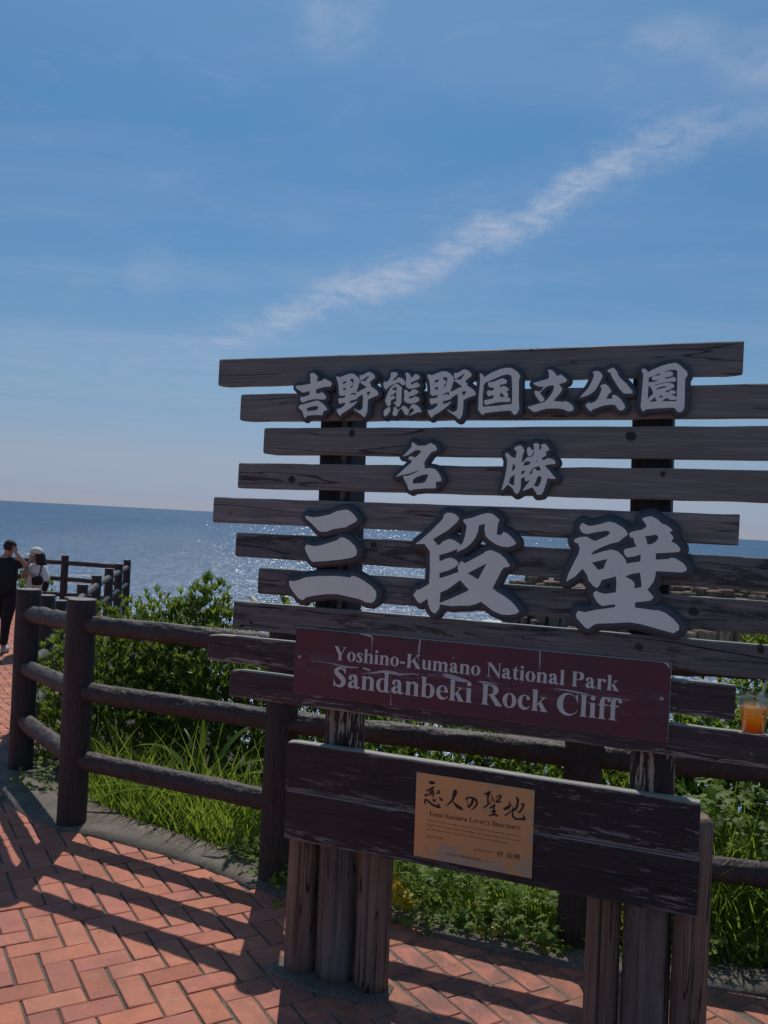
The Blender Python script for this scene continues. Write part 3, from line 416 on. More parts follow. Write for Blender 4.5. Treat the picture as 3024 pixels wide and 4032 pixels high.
TR = json.loads(r'''{"ch":{"yoshi":{"p":[[[-13549,20869],[-13440,20908],[-13363,20877],[-13265,20792],[-13251,20750],[-13283,20603],[-13093,20631],[-13037,20659],[-12999,20700],[-12752,20598],[-12709,20546],[-12711,20494],[-12743,20447],[-12788,20423],[-12960,20420],[-13279,20343],[-13288,20199],[-13131,20195],[-13098,20224],[-13053,20245],[-12920,20130],[-12891,20067],[-12896,20025],[-12929,19994],[-13038,19989],[-13224,20003],[-13375,19997],[-13513,19968],[-13640,19932],[-13760,19884],[-13821,19916],[-13872,19985],[-13867,20048],[-13825,20090],[-13765,20071],[-13627,20116],[-13518,20142],[-13530,20286],[-13774,20225],[-13829,20249],[-14005,20345],[-14074,20414],[-14065,20456],[-14001,20472],[-13860,20473],[-13662,20506],[-13529,20526],[-13508,20542],[-13523,20774],[-13547,20832]],[[-13927,19720],[-13838,19818],[-13802,19808],[-13233,19954],[-13162,19937],[-13044,19884],[-12904,19759],[-12829,19665],[-12850,19618],[-12930,19612],[-12983,19544],[-12985,19471],[-13018,19453],[-13250,19459],[-13563,19435],[-13652,19341],[-13690,19394],[-13746,19552],[-13785,19610],[-13840,19647],[-13919,19694]]],"h":[[[-13611,19689],[-13441,19742],[-13326,19763],[-13199,19769],[-13168,19732],[-13170,19680],[-13225,19622],[-13433,19600],[-13570,19582],[-13587,19637]]]},"no":{"p":[[[-12537,20763],[-12506,20774],[-12404,20739],[-12179,20822],[-12081,20849],[-12007,20860],[-11907,20847],[-11806,20789],[-11714,20697],[-11665,20595],[-11670,20561],[-11703,20510],[-11723,20426],[-11753,20301],[-11780,20245],[-11749,20238],[-11719,20239],[-11510,20345],[-11396,20378],[-11466,20435],[-11644,20550],[-11652,20578],[-11604,20600],[-11458,20602],[-11396,20694],[-11341,20756],[-11352,20773],[-11388,20767],[-11482,20706],[-11599,20623],[-11642,20621],[-11669,20652],[-11685,20731],[-11682,20788],[-11653,20812],[-11597,20800],[-11537,20820],[-11443,20875],[-11383,20906],[-11322,20902],[-11210,20855],[-11146,20782],[-11120,20714],[-11211,20647],[-11321,20558],[-11246,20462],[-11256,20411],[-11146,20360],[-11032,20275],[-10980,20207],[-10971,20151],[-10993,20123],[-11177,20056],[-11343,19978],[-11339,19735],[-11349,19544],[-11398,19442],[-11437,19391],[-11475,19408],[-11559,19486],[-11711,19576],[-11801,19638],[-11841,19695],[-11765,19655],[-11677,19610],[-11597,19616],[-11533,19667],[-11511,19712],[-11514,19871],[-11516,20017],[-11534,20159],[-11620,20119],[-11714,20057],[-11731,20023],[-11809,19984],[-11985,19944],[-11992,19848],[-11852,19882],[-11714,19941],[-11765,19871],[-11847,19786],[-11989,19677],[-12120,19592],[-12253,19517],[-12294,19471],[-12329,19437],[-12368,19460],[-12436,19562],[-12461,19625],[-12455,19663],[-12398,19665],[-12300,19694],[-12193,19779],[-12169,19802],[-12165,19891],[-12260,19871],[-12358,19834],[-12392,19871],[-12417,19951],[-12419,20019],[-12382,20025],[-12295,20028],[-12172,20064],[-12174,20138],[-12324,20104],[-12375,20122],[-12410,20190],[-12422,20328],[-12446,20488],[-12484,20602],[-12527,20694]]],"h":[[[-12295,20572],[-12170,20622],[-12162,20542],[-12291,20500]],[[-12271,20372],[-12172,20377],[-12163,20300],[-12267,20300]],[[-12028,20684],[-11892,20676],[-11892,20574],[-11900,20506],[-11926,20416],[-11961,20373],[-11997,20368],[-11982,20427],[-11913,20506],[-11930,20552],[-11960,20586],[-12011,20604]],[[-11991,20155],[-11944,20194],[-11816,20224],[-11807,20177],[-11777,20120],[-11880,20154],[-11924,20160],[-11959,20126],[-11989,20123]],[[-11417,20211],[-11346,20248],[-11261,20242],[-11293,20175],[-11346,20085],[-11366,20164]]]},"kuma":{"p":[[[-10576,20848],[-10535,20888],[-10449,20892],[-10361,20869],[-10316,20830],[-10335,20790],[-10396,20729],[-10519,20601],[-10413,20633],[-10344,20658],[-10330,20698],[-10298,20716],[-10201,20702],[-10134,20661],[-10065,20585],[-10035,20524],[-10051,20484],[-10122,20452],[-10156,20469],[-10246,20541],[-10342,20537],[-10449,20502],[-10554,20447],[-10658,20366],[-10704,20311],[-10784,20372],[-10817,20479],[-10805,20551],[-10768,20584],[-10729,20565],[-10681,20575],[-10619,20640],[-10570,20742],[-10568,20802]],[[-10368,20511],[-10296,20486],[-10207,20424],[-10144,20353],[-10162,20293],[-10156,20121],[-10152,19919],[-10164,19848],[-10203,19768],[-10255,19735],[-10293,19742],[-10327,19783],[-10368,19838],[-10447,19899],[-10350,19894],[-10329,19919],[-10340,20172],[-10340,20400],[-10368,20410],[-10463,20365],[-10518,20284],[-10459,20302],[-10394,20294],[-10350,20253],[-10399,20193],[-10482,20137],[-10547,20127],[-10544,20082],[-10459,20107],[-10393,20096],[-10364,20066],[-10389,20020],[-10505,19965],[-10530,19919],[-10516,19818],[-10549,19777],[-10597,19757],[-10636,19777],[-10708,19899],[-10724,19960],[-10694,20041],[-10657,20153],[-10609,20275],[-10550,20376],[-10447,20466]],[[-10058,20837],[-10038,20865],[-9985,20864],[-9930,20835],[-9866,20754],[-9855,20683],[-9765,20753],[-9736,20803],[-9673,20814],[-9597,20781],[-9551,20720],[-9554,20680],[-9610,20641],[-9756,20582],[-9849,20537],[-9855,20492],[-9818,20467],[-9751,20501],[-9690,20539],[-9626,20536],[-9549,20480],[-9533,20435],[-9576,20400],[-9712,20361],[-9838,20339],[-9934,20344],[-10013,20413],[-10027,20473],[-10019,20614],[-10029,20746]],[[-10082,20257],[-10049,20297],[-10007,20302],[-9952,20271],[-9905,20206],[-9833,20251],[-9783,20301],[-9741,20321],[-9677,20313],[-9600,20270],[-9566,20229],[-9606,20184],[-9699,20130],[-9804,20100],[-9883,20090],[-9886,20009],[-9799,20024],[-9727,20059],[-9697,20091],[-9632,20079],[-9545,20034],[-9525,19989],[-9550,19929],[-9663,19869],[-9811,19849],[-9940,19869],[-10028,19914],[-10064,19980],[-10051,20090],[-10060,20191]],[[-10754,19563],[-10749,19614],[-10695,19665],[-10579,19742],[-10546,19727],[-10521,19666],[-10533,19595],[-10598,19493],[-10692,19421],[-10726,19442],[-10751,19502]],[[-10399,19717],[-10368,19747],[-10330,19727],[-10271,19636],[-10187,19677],[-10124,19707],[-10132,19748],[-10095,19773],[-10031,19768],[-9954,19728],[-9890,19647],[-9845,19688],[-9806,19768],[-9767,19818],[-9714,19834],[-9639,19813],[-9529,19748],[-9449,19639],[-9436,19589],[-9467,19568],[-9572,19568],[-9696,19507],[-9869,19448],[-9813,19507],[-9722,19583],[-9687,19623],[-9716,19678],[-9760,19703],[-9802,19693],[-9853,19647],[-9870,19567],[-9897,19486],[-9939,19469],[-9994,19496],[-10064,19586],[-10117,19687],[-10196,19646],[-10237,19606],[-10264,19515],[-10293,19454],[-10357,19442],[-10417,19464],[-10443,19524],[-10410,19615]]],"h":[]},"koku":{"p":[[[-7536,20736],[-7528,20789],[-7496,20810],[-7457,20794],[-7410,20734],[-7379,20680],[-7332,20723],[-7119,20848],[-6874,20941],[-6692,20976],[-6541,20974],[-6453,20935],[-6308,20833],[-6250,20753],[-6228,20689],[-6264,20600],[-6253,20352],[-6237,19982],[-6204,19687],[-6243,19581],[-6304,19512],[-6357,19496],[-6390,19528],[-6482,19633],[-6729,19616],[-7053,19583],[-7303,19550],[-7371,19493],[-7434,19533],[-7535,19662],[-7530,19877],[-7533,20145],[-7517,20360],[-7516,20553],[-7514,20671]]],"h":[[[-7337,20514],[-7236,20561],[-7064,20629],[-6915,20697],[-6788,20748],[-6638,20770],[-6540,20751],[-6506,20713],[-6494,20650],[-6468,20406],[-6449,20141],[-6447,19898],[-6470,19826],[-6578,19823],[-6739,19807],[-6965,19775],[-7172,19768],[-7377,19748],[-7397,19930],[-7405,20123],[-7392,20305],[-7394,20434],[-7369,20487]]],"i":[[[-7253,20465],[-7234,20529],[-7202,20537],[-7103,20533],[-6996,20575],[-6857,20627],[-6805,20653],[-6694,20615],[-6644,20577],[-6637,20545],[-6666,20492],[-6730,20466],[-6854,20451],[-6865,20363],[-6801,20382],[-6759,20408],[-6650,20381],[-6565,20303],[-6579,20269],[-6647,20227],[-6607,20184],[-6581,20136],[-6592,20099],[-6618,20073],[-6534,20025],[-6491,19961],[-6539,19900],[-6744,19903],[-6960,19885],[-7175,19834],[-7278,19804],[-7324,19834],[-7349,19909],[-7346,19951],[-7320,19975],[-7297,19960],[-7065,20013],[-7044,20069],[-7043,20124],[-7211,20085],[-7245,20112],[-7276,20187],[-7268,20240],[-7215,20274],[-7154,20253],[-7051,20277],[-7050,20362],[-7159,20357],[-7215,20384]]],"ih":[[[-6842,20174],[-6792,20195],[-6682,20059],[-6841,20059]]]},"ritsu":{"p":[[[-5370,20874],[-5355,20898],[-5298,20899],[-5230,20873],[-5151,20805],[-5106,20748],[-5095,20708],[-5043,20707],[-5006,20723],[-4970,20749],[-4873,20679],[-4785,20612],[-4764,20565],[-4774,20537],[-4863,20491],[-5007,20452],[-4962,20397],[-4896,20307],[-4895,20274],[-4942,20199],[-5021,20086],[-5137,19954],[-5143,19926],[-4984,19916],[-4801,19899],[-4798,19930],[-4782,19944],[-4746,19911],[-4646,19869],[-4568,19803],[-4527,19728],[-4523,19681],[-4550,19630],[-4642,19611],[-4727,19625],[-4822,19676],[-5002,19701],[-5181,19703],[-5341,19694],[-5519,19650],[-5659,19595],[-5736,19591],[-5825,19640],[-5925,19721],[-5931,19749],[-5898,19769],[-5831,19773],[-5671,19826],[-5436,19893],[-5364,19954],[-5274,20058],[-5204,20172],[-5154,20304],[-5149,20389],[-5193,20422],[-5273,20409],[-5385,20376],[-5467,20306],[-5580,20183],[-5503,20087],[-5437,20002],[-5435,19964],[-5475,19912],[-5522,19897],[-5571,19916],[-5632,19993],[-5714,20107],[-5747,20193],[-5745,20231],[-5712,20250],[-5605,20221],[-5572,20230],[-5514,20296],[-5456,20377],[-5604,20375],[-5721,20417],[-5805,20475],[-5796,20494],[-5754,20503],[-5612,20544],[-5331,20623],[-5322,20722],[-5333,20808],[-5357,20846]]],"h":[]},"kou":{"p":[[[-4000,20805],[-3961,20832],[-3891,20848],[-3819,20830],[-3757,20785],[-3710,20706],[-3712,20651],[-3761,20540],[-3850,20351],[-3911,20251],[-3984,20184],[-4091,20118],[-4231,20062],[-4357,20034],[-4257,20152],[-4132,20297],[-4052,20442],[-3993,20587],[-3956,20720],[-3985,20760]],[[-3579,20855],[-3528,20882],[-3418,20936],[-3357,20902],[-3288,20823],[-3251,20718],[-3171,20612],[-3014,20467],[-2868,20301],[-2800,20212],[-2798,20174],[-2850,20154],[-2956,20147],[-3031,20151],[-3097,20192],[-3210,20325],[-3326,20492],[-3426,20659],[-3486,20787],[-3535,20795]],[[-3764,20373],[-3723,20417],[-3659,20444],[-3604,20441],[-3537,20388],[-3468,20304],[-3426,20226],[-3421,20193],[-3472,20171],[-3513,20116],[-3566,19992],[-3372,20005],[-3403,20088],[-3361,20113],[-3297,20110],[-3208,20054],[-3107,19949],[-3026,19828],[-2996,19751],[-3020,19695],[-3081,19651],[-3145,19645],[-3201,19684],[-3293,19811],[-3433,19822],[-3627,19794],[-3819,19721],[-3948,19676],[-3994,19609],[-4056,19648],[-4161,19771],[-4163,19810],[-4090,19892],[-4028,19858],[-3883,19911],[-3811,20005],[-3753,20150],[-3716,20272],[-3724,20328]]],"h":[]},"en":{"p":[[[-2581,20844],[-2545,20883],[-2501,20892],[-2445,20859],[-2381,20784],[-2291,20840],[-2164,20900],[-2005,20966],[-1835,21020],[-1654,21045],[-1584,21038],[-1490,20969],[-1390,20878],[-1290,20776],[-1275,20719],[-1284,20652],[-1332,20591],[-1329,20361],[-1319,20025],[-1317,19767],[-1344,19666],[-1394,19604],[-1501,19604],[-1541,19666],[-1603,19731],[-1860,19721],[-2129,19704],[-2383,19680],[-2462,19623],[-2502,19640],[-2530,19697],[-2555,19777],[-2543,19936],[-2534,20199],[-2523,20427],[-2519,20689],[-2546,20792]]],"h":[[[-2363,20619],[-2218,20680],[-2154,20702],[-2054,20754],[-2048,20700],[-2088,20678],[-2207,20674],[-2260,20640],[-2279,20590],[-2245,20549],[-2168,20537],[-2072,20565],[-2124,20520],[-2210,20492],[-2329,20482],[-2354,20442]],[[-2346,20380],[-2300,20345],[-2254,20277],[-2217,20186],[-2202,20146],[-2277,20072],[-2360,19987],[-2359,20198],[-2360,20346]],[[-2312,19896],[-2228,19970],[-2149,20059],[-2142,19993],[-2096,19921]],[[-2023,20106],[-1920,20055],[-1950,20038],[-2023,20026]],[[-1955,19919],[-1852,20009],[-1798,20003],[-1720,19960],[-1635,19956],[-1545,19978],[-1549,19941],[-1564,19921]],[[-1895,20806],[-1751,20844],[-1602,20845],[-1562,20802],[-1545,20363],[-1543,20048],[-1717,20122],[-1601,20140],[-1565,20172],[-1594,20222],[-1702,20246],[-1760,20223],[-1778,20167],[-1894,20221],[-1777,20246],[-1631,20330],[-1622,20375],[-1668,20431],[-1766,20464],[-1852,20472],[-2001,20434],[-2140,20390],[-2210,20392],[-2002,20457],[-1842,20489],[-1628,20493],[-1571,20543],[-1601,20600],[-1667,20640],[-1772,20601],[-1889,20574],[-1897,20625],[-1763,20641],[-1680,20691],[-1671,20724],[-1694,20770],[-1749,20795],[-1825,20803],[-1893,20774]],[[-2130,20293],[-1986,20355],[-1841,20365],[-1856,20331],[-1984,20298],[-2117,20267]]]},"mei":{"p":[[[-9718,18520],[-9689,18589],[-9481,18467],[-9222,18483],[-9067,18569],[-8905,18497],[-8831,18385],[-8856,18328],[-9031,18268],[-9215,17999],[-9249,17884],[-9212,17791],[-9240,17726],[-9043,17757],[-8883,17735],[-8759,17633],[-8664,17486],[-8627,17374],[-8644,17336],[-8782,17324],[-8826,17263],[-8792,17143],[-8829,17104],[-9166,17092],[-9604,17039],[-9633,16992],[-9745,17041],[-9793,17184],[-9949,17427],[-9912,17486],[-9809,17470],[-9573,17572],[-9377,17676],[-9516,17642],[-9773,17543],[-9914,17524],[-10214,17430],[-10001,17636],[-9808,17813],[-9673,17931],[-9688,17987],[-9799,18023],[-9783,18092],[-9696,18132],[-9581,18085],[-9522,18113],[-9370,18268],[-9393,18325],[-9554,18333],[-9710,18235],[-9827,18156],[-10007,18114],[-9815,18309],[-9701,18444]]],"h":[[[-9613,17362],[-9466,17461],[-9270,17535],[-9079,17556],[-9123,17415],[-9196,17280],[-9374,17248],[-9594,17229]]]},"shou":{"p":[[[-6579,18258],[-6541,18300],[-6488,18292],[-6432,18235],[-6363,18169],[-6297,18160],[-6243,18129],[-6230,18252],[-6209,18369],[-6269,18387],[-6308,18432],[-6262,18498],[-6172,18535],[-6094,18539],[-6033,18489],[-5980,18400],[-5981,18361],[-6027,18244],[-6039,18114],[-6046,17985],[-5966,18078],[-5843,18209],[-5880,18298],[-5898,18401],[-5883,18479],[-5826,18506],[-5785,18474],[-5749,18404],[-5666,18431],[-5700,18585],[-5669,18611],[-5605,18625],[-5520,18594],[-5519,18498],[-5509,18377],[-5444,18487],[-5467,18563],[-5411,18596],[-5322,18604],[-5254,18516],[-5192,18428],[-5328,18338],[-5273,18273],[-5328,18221],[-5421,18165],[-5399,18101],[-5335,18105],[-5242,18169],[-5120,18149],[-5036,18113],[-4981,18025],[-5010,17986],[-5150,17976],[-5308,17950],[-5259,17865],[-5138,17753],[-5044,17641],[-4952,17543],[-4987,17531],[-5114,17531],[-5220,17547],[-5236,17419],[-5285,17251],[-5335,17096],[-5383,17037],[-5510,17019],[-5540,17088],[-5664,17251],[-5791,17195],[-5982,17120],[-5898,17255],[-5801,17387],[-5756,17479],[-5874,17430],[-5921,17460],[-5918,17525],[-5890,17571],[-6041,17515],[-6034,17328],[-6043,17173],[-6096,17055],[-6159,17020],[-6214,17063],[-6286,17190],[-6355,17252],[-6457,17307],[-6550,17193],[-6638,17112],[-6607,17269],[-6543,17570],[-6505,17857],[-6504,18091],[-6555,18180]]],"h":[[[-6320,17976],[-6305,17940],[-6249,17935],[-6233,17812],[-6347,17721],[-6333,17849]],[[-6237,17638],[-6246,17437],[-6251,17275],[-6331,17305],[-6420,17367],[-6383,17530]],[[-5920,18066],[-5847,18042],[-5760,18063],[-5791,17953],[-5906,17918],[-6000,17922]],[[-6040,17740],[-5904,17767],[-5958,17678],[-6033,17612]],[[-5614,18035],[-5578,18087],[-5535,18062]],[[-5795,17657],[-5753,17723],[-5707,17827],[-5657,17860],[-5486,17916],[-5421,17777],[-5485,17775],[-5536,17761],[-5617,17836],[-5687,17815],[-5688,17712],[-5749,17639]],[[-5628,17303],[-5570,17433],[-5526,17569],[-5476,17609],[-5397,17573],[-5404,17452],[-5485,17270],[-5556,17280]],[[-5864,18170],[-5817,18210],[-5752,18218],[-5705,18302],[-5708,18366],[-5664,18380],[-5679,18303],[-5700,18212],[-5764,18192]]]},"san":{"p":[[[-13445,15971],[-13385,15999],[-13160,15960],[-12885,15998],[-12505,16091],[-12266,16213],[-11971,16276],[-11836,16263],[-11641,16143],[-11505,15977],[-11546,15889],[-11702,15808],[-11910,15686],[-12098,15652],[-12367,15600],[-12608,15500],[-12800,15490],[-12912,15522],[-13204,15770],[-13408,15910]],[[-13392,14930],[-13328,15022],[-13047,14981],[-12827,15019],[-12557,15105],[-12222,15224],[-12105,15305],[-12093,15342],[-11944,15333],[-11751,15251],[-11525,15067],[-11458,14924],[-11469,14776],[-11637,14679],[-12036,14591],[-12577,14506],[-13085,14448],[-13188,14541],[-13357,14807]],[[-13922,13747],[-13785,13732],[-13563,13786],[-13290,13907],[-12821,13978],[-12140,14035],[-11658,14013],[-11576,14081],[-11387,14045],[-11142,13941],[-10869,13791],[-10702,13633],[-10673,13490],[-10724,13315],[-10837,13233],[-11049,13240],[-11265,13320],[-11589,13367],[-12104,13424],[-12512,13392],[-12948,13307],[-13249,13220],[-13355,13119],[-13526,13160],[-13765,13393],[-13903,13572]]],"h":[]},"dan":{"p":[[[-8492,16235],[-8447,16301],[-8369,16338],[-8209,16338],[-8073,16280],[-7969,16176],[-8034,16053],[-8186,15905],[-8338,15769],[-8597,15601],[-8819,15460],[-8705,15351],[-8647,15273],[-8581,15294],[-8453,15417],[-8270,15499],[-8109,15475],[-7905,15360],[-7876,15311],[-7802,15417],[-7747,15623],[-7719,15827],[-7712,15955],[-7797,16052],[-7839,16113],[-7789,16159],[-7698,16171],[-7517,16223],[-7262,16331],[-7033,16392],[-6903,16373],[-6770,16291],[-6649,16184],[-6696,16094],[-6710,15881],[-6723,15730],[-6599,15707],[-6526,15778],[-6516,15821],[-6387,15786],[-6202,15634],[-6086,15497],[-6140,15426],[-6339,15352],[-6543,15360],[-6750,15428],[-6936,15542],[-7071,15660],[-7121,15859],[-7112,16036],[-7220,16018],[-7321,15970],[-7325,15798],[-7405,15591],[-7526,15407],[-7726,15231],[-7996,15092],[-7962,15204],[-8247,15072],[-8576,14961],[-8557,14770],[-8473,14789],[-8356,14860],[-8185,14905],[-8050,14867],[-7926,14779],[-7930,14697],[-8010,14616],[-8216,14499],[-8537,14387],[-8527,14216],[-8207,14334],[-8000,14425],[-7896,14466],[-7934,14570],[-7921,14672],[-7860,14778],[-7809,14812],[-7701,14758],[-7447,14907],[-7095,15118],[-7084,15157],[-6919,15222],[-6790,15205],[-6581,15125],[-6395,14975],[-6246,14786],[-6282,14739],[-6445,14703],[-6515,14593],[-6641,14309],[-6767,14030],[-6621,13936],[-6360,13807],[-6124,13653],[-5965,13493],[-5879,13377],[-5980,13293],[-6204,13244],[-6457,13239],[-6717,13329],[-7117,13583],[-7268,13495],[-7499,13425],[-7813,13399],[-8049,13361],[-8289,13371],[-8463,13382],[-8495,13226],[-8595,13084],[-8690,13094],[-8790,13200],[-8867,13374],[-8884,13539],[-9020,13438],[-9138,13356],[-9237,13420],[-9385,13615],[-9296,13739],[-9285,13791],[-9190,13799],[-8861,14012],[-8860,14480],[-8898,15070],[-9095,15295],[-9339,15268],[-9395,15285],[-9263,15383],[-8952,15659],[-8619,16011],[-8518,16118]]],"h":[[[-8471,13765],[-8236,13886],[-7830,14214],[-7525,13916],[-7754,13784],[-8166,13572],[-8479,13427]],[[-7600,14446],[-6988,14806],[-7244,14277]]]},"heki":{"p":[[[-4163,16114],[-4081,16226],[-3931,16152],[-3799,16151],[-3565,16211],[-3309,16304],[-3126,16273],[-2914,16165],[-2807,16078],[-2729,15949],[-2847,15850],[-2995,15709],[-3224,15643],[-3479,15521],[-3709,15386],[-3787,15266],[-3421,15404],[-3190,15472],[-3007,15430],[-2846,15294],[-2769,15193],[-2728,15082],[-2342,15168],[-2335,15379],[-2539,15300],[-2716,15263],[-2810,15349],[-2829,15467],[-2767,15524],[-2653,15544],[-2465,15603],[-2547,15735],[-2566,15853],[-2669,15873],[-2699,15977],[-2625,16034],[-2324,16116],[-2208,16214],[-2258,16317],[-2338,16405],[-2345,16452],[-2191,16504],[-2079,16522],[-1912,16439],[-1781,16315],[-1655,16282],[-1475,16148],[-1510,16107],[-1558,16066],[-1467,15980],[-1439,15903],[-1496,15809],[-1332,15728],[-1233,15604],[-1261,15520],[-1543,15476],[-1919,15437],[-1905,15250],[-1559,15293],[-1462,15343],[-1362,15324],[-1135,15197],[-1031,15062],[-1040,14984],[-1172,14923],[-1418,14923],[-1877,14917],[-1926,14621],[-2042,14429],[-2101,14351],[-1982,14225],[-1910,14131],[-1998,14040],[-2197,13993],[-2428,13952],[-2429,13800],[-1860,13765],[-1760,13773],[-1559,13713],[-1329,13552],[-1168,13385],[-1162,13257],[-1309,13145],[-1484,13175],[-1835,13245],[-2241,13325],[-2572,13348],[-3006,13281],[-3497,13223],[-3625,13158],[-3751,13039],[-3859,13082],[-4110,13328],[-4142,13446],[-4081,13559],[-3868,13532],[-3570,13630],[-3003,13759],[-3002,13846],[-3187,13810],[-3380,13761],[-3528,13861],[-3642,14039],[-3653,14145],[-3559,14206],[-3478,14159],[-3307,14132],[-2999,14202],[-2992,14489],[-3022,14686],[-3124,14638],[-3431,14536],[-3476,14399],[-3550,14292],[-3657,14332],[-3823,14507],[-3871,14665],[-4012,14843],[-4226,14585],[-4485,14409],[-4430,14652],[-4274,15014],[-4154,15291],[-4122,15455],[-4196,15599],[-4291,15621],[-4309,15714],[-4126,15792],[-3928,15816],[-3805,15743],[-3684,15696],[-3339,15863],[-3241,15975],[-3347,16030],[-3658,15965],[-3945,15891],[-4079,15929],[-4152,16047]]],"h":[[[-2251,15915],[-1928,15988],[-1854,15906],[-1930,15771],[-2052,15698],[-2157,15684],[-2196,15821]],[[-3744,15044],[-3298,15180],[-3396,14885],[-3550,14835]],[[-2753,14697],[-2565,14785],[-2334,14840],[-2291,14620],[-2268,14412],[-2481,14364],[-2462,14489],[-2556,14601]]]}},"br":{"koi":[[[-8592,7619,15],[-8522,7601,47],[-8435,7609,42],[-8379,7606,10]],[[-8651,7325,20],[-8584,7354,32],[-8499,7409,35],[-8416,7475,25]],[[-8514,7335,25],[-8517,7264,27],[-8512,7187,17]],[[-8497,7255,17],[-8458,7344,17],[-8435,7372,20]],[[-8435,7372,25],[-8422,7255,27],[-8422,7137,15]],[[-8719,7177,15],[-8674,7167,32],[-8577,7230,17]],[[-8299,7388,12],[-8241,7361,30],[-8233,7327,30],[-8330,7282,12]],[[-8698,7032,17],[-8696,6985,27],[-8678,6899,22]],[[-8648,7034,22],[-8564,6983,32],[-8435,6910,32],[-8308,6877,37],[-8209,6876,42],[-8164,6860,12]],[[-8246,6988,7],[-8224,6933,20],[-8190,6880,27]],[[-8424,7065,22],[-8379,7037,35],[-8338,7080,17]],[[-8212,7165,15],[-8148,7123,37],[-8121,7092,25]]],"hito":[[[-7693,7491,24],[-7696,7432,63],[-7726,7310,49],[-7769,7185,36],[-7848,7066,29],[-7942,6968,15],[-7995,6924,5]],[[-7760,7140,12],[-7676,7048,34],[-7574,6983,51],[-7487,6951,43],[-7412,6905,14]]],"hirano":[[[-7315,7260,29],[-7311,7296,31],[-7228,7333,24],[-7108,7341,31],[-7009,7299,36],[-6966,7213,31],[-6999,7103,29],[-7090,7006,19],[-7183,6944,5]],[[-7095,7320,41],[-7124,7187,38],[-7179,7084,38],[-7236,7016,17]],[[-7301,7216,7],[-7260,7129,12],[-7249,7038,19]]],"sei":[[[-6748,7540,15],[-6680,7536,31],[-6610,7598,31],[-6569,7614,29],[-6587,7561,31],[-6615,7496,23]],[[-6627,7524,25],[-6624,7373,23],[-6612,7243,23]],[[-6576,7451,14],[-6611,7415,14]],[[-6577,7360,12],[-6607,7335,14]],[[-6736,7111,19],[-6660,7154,25],[-6571,7260,25],[-6558,7302,10]],[[-6524,7551,10],[-6495,7495,16],[-6495,7394,16],[-6524,7247,6]],[[-6441,7453,8],[-6422,7386,16],[-6398,7309,12]],[[-6359,7467,10],[-6305,7526,18],[-6224,7549,29],[-6221,7489,25],[-6329,7381,23],[-6296,7346,27],[-6215,7379,22],[-6336,7319,10]],[[-6533,7115,23],[-6473,7175,31],[-6393,7219,27],[-6415,7245,21]],[[-6413,7215,27],[-6411,7074,27],[-6405,6954,35]],[[-6495,7000,14],[-6446,7048,23],[-6353,7044,21],[-6442,6968,14]],[[-6557,6878,19],[-6470,6913,23],[-6378,6939,31],[-6315,6919,31],[-6278,6911,12]]],"chi":[[[-5944,7404,16],[-5915,7339,24],[-5921,7258,24],[-5951,7142,8]],[[-6097,7178,16],[-6050,7176,39],[-5962,7251,32],[-5863,7313,16]],[[-6044,6966,18],[-5961,7040,22],[-5854,7139,18],[-5765,7194,34],[-5698,7275,34],[-5665,7421,34],[-5676,7539,36],[-5724,7586,18]],[[-5814,7261,12],[-5810,7176,20],[-5814,7055,24],[-5784,6980,30],[-5700,6925,30],[-5599,6932,26],[-5449,6958,36],[-5402,6946,14]],[[-5485,7082,8],[-5452,7018,30],[-5419,6964,24]],[[-5582,7385,4],[-5523,7414,26],[-5481,7401,30],[-5516,7286,28],[-5571,7177,26],[-5610,7140,18],[-5658,7182,6]]]}}''')

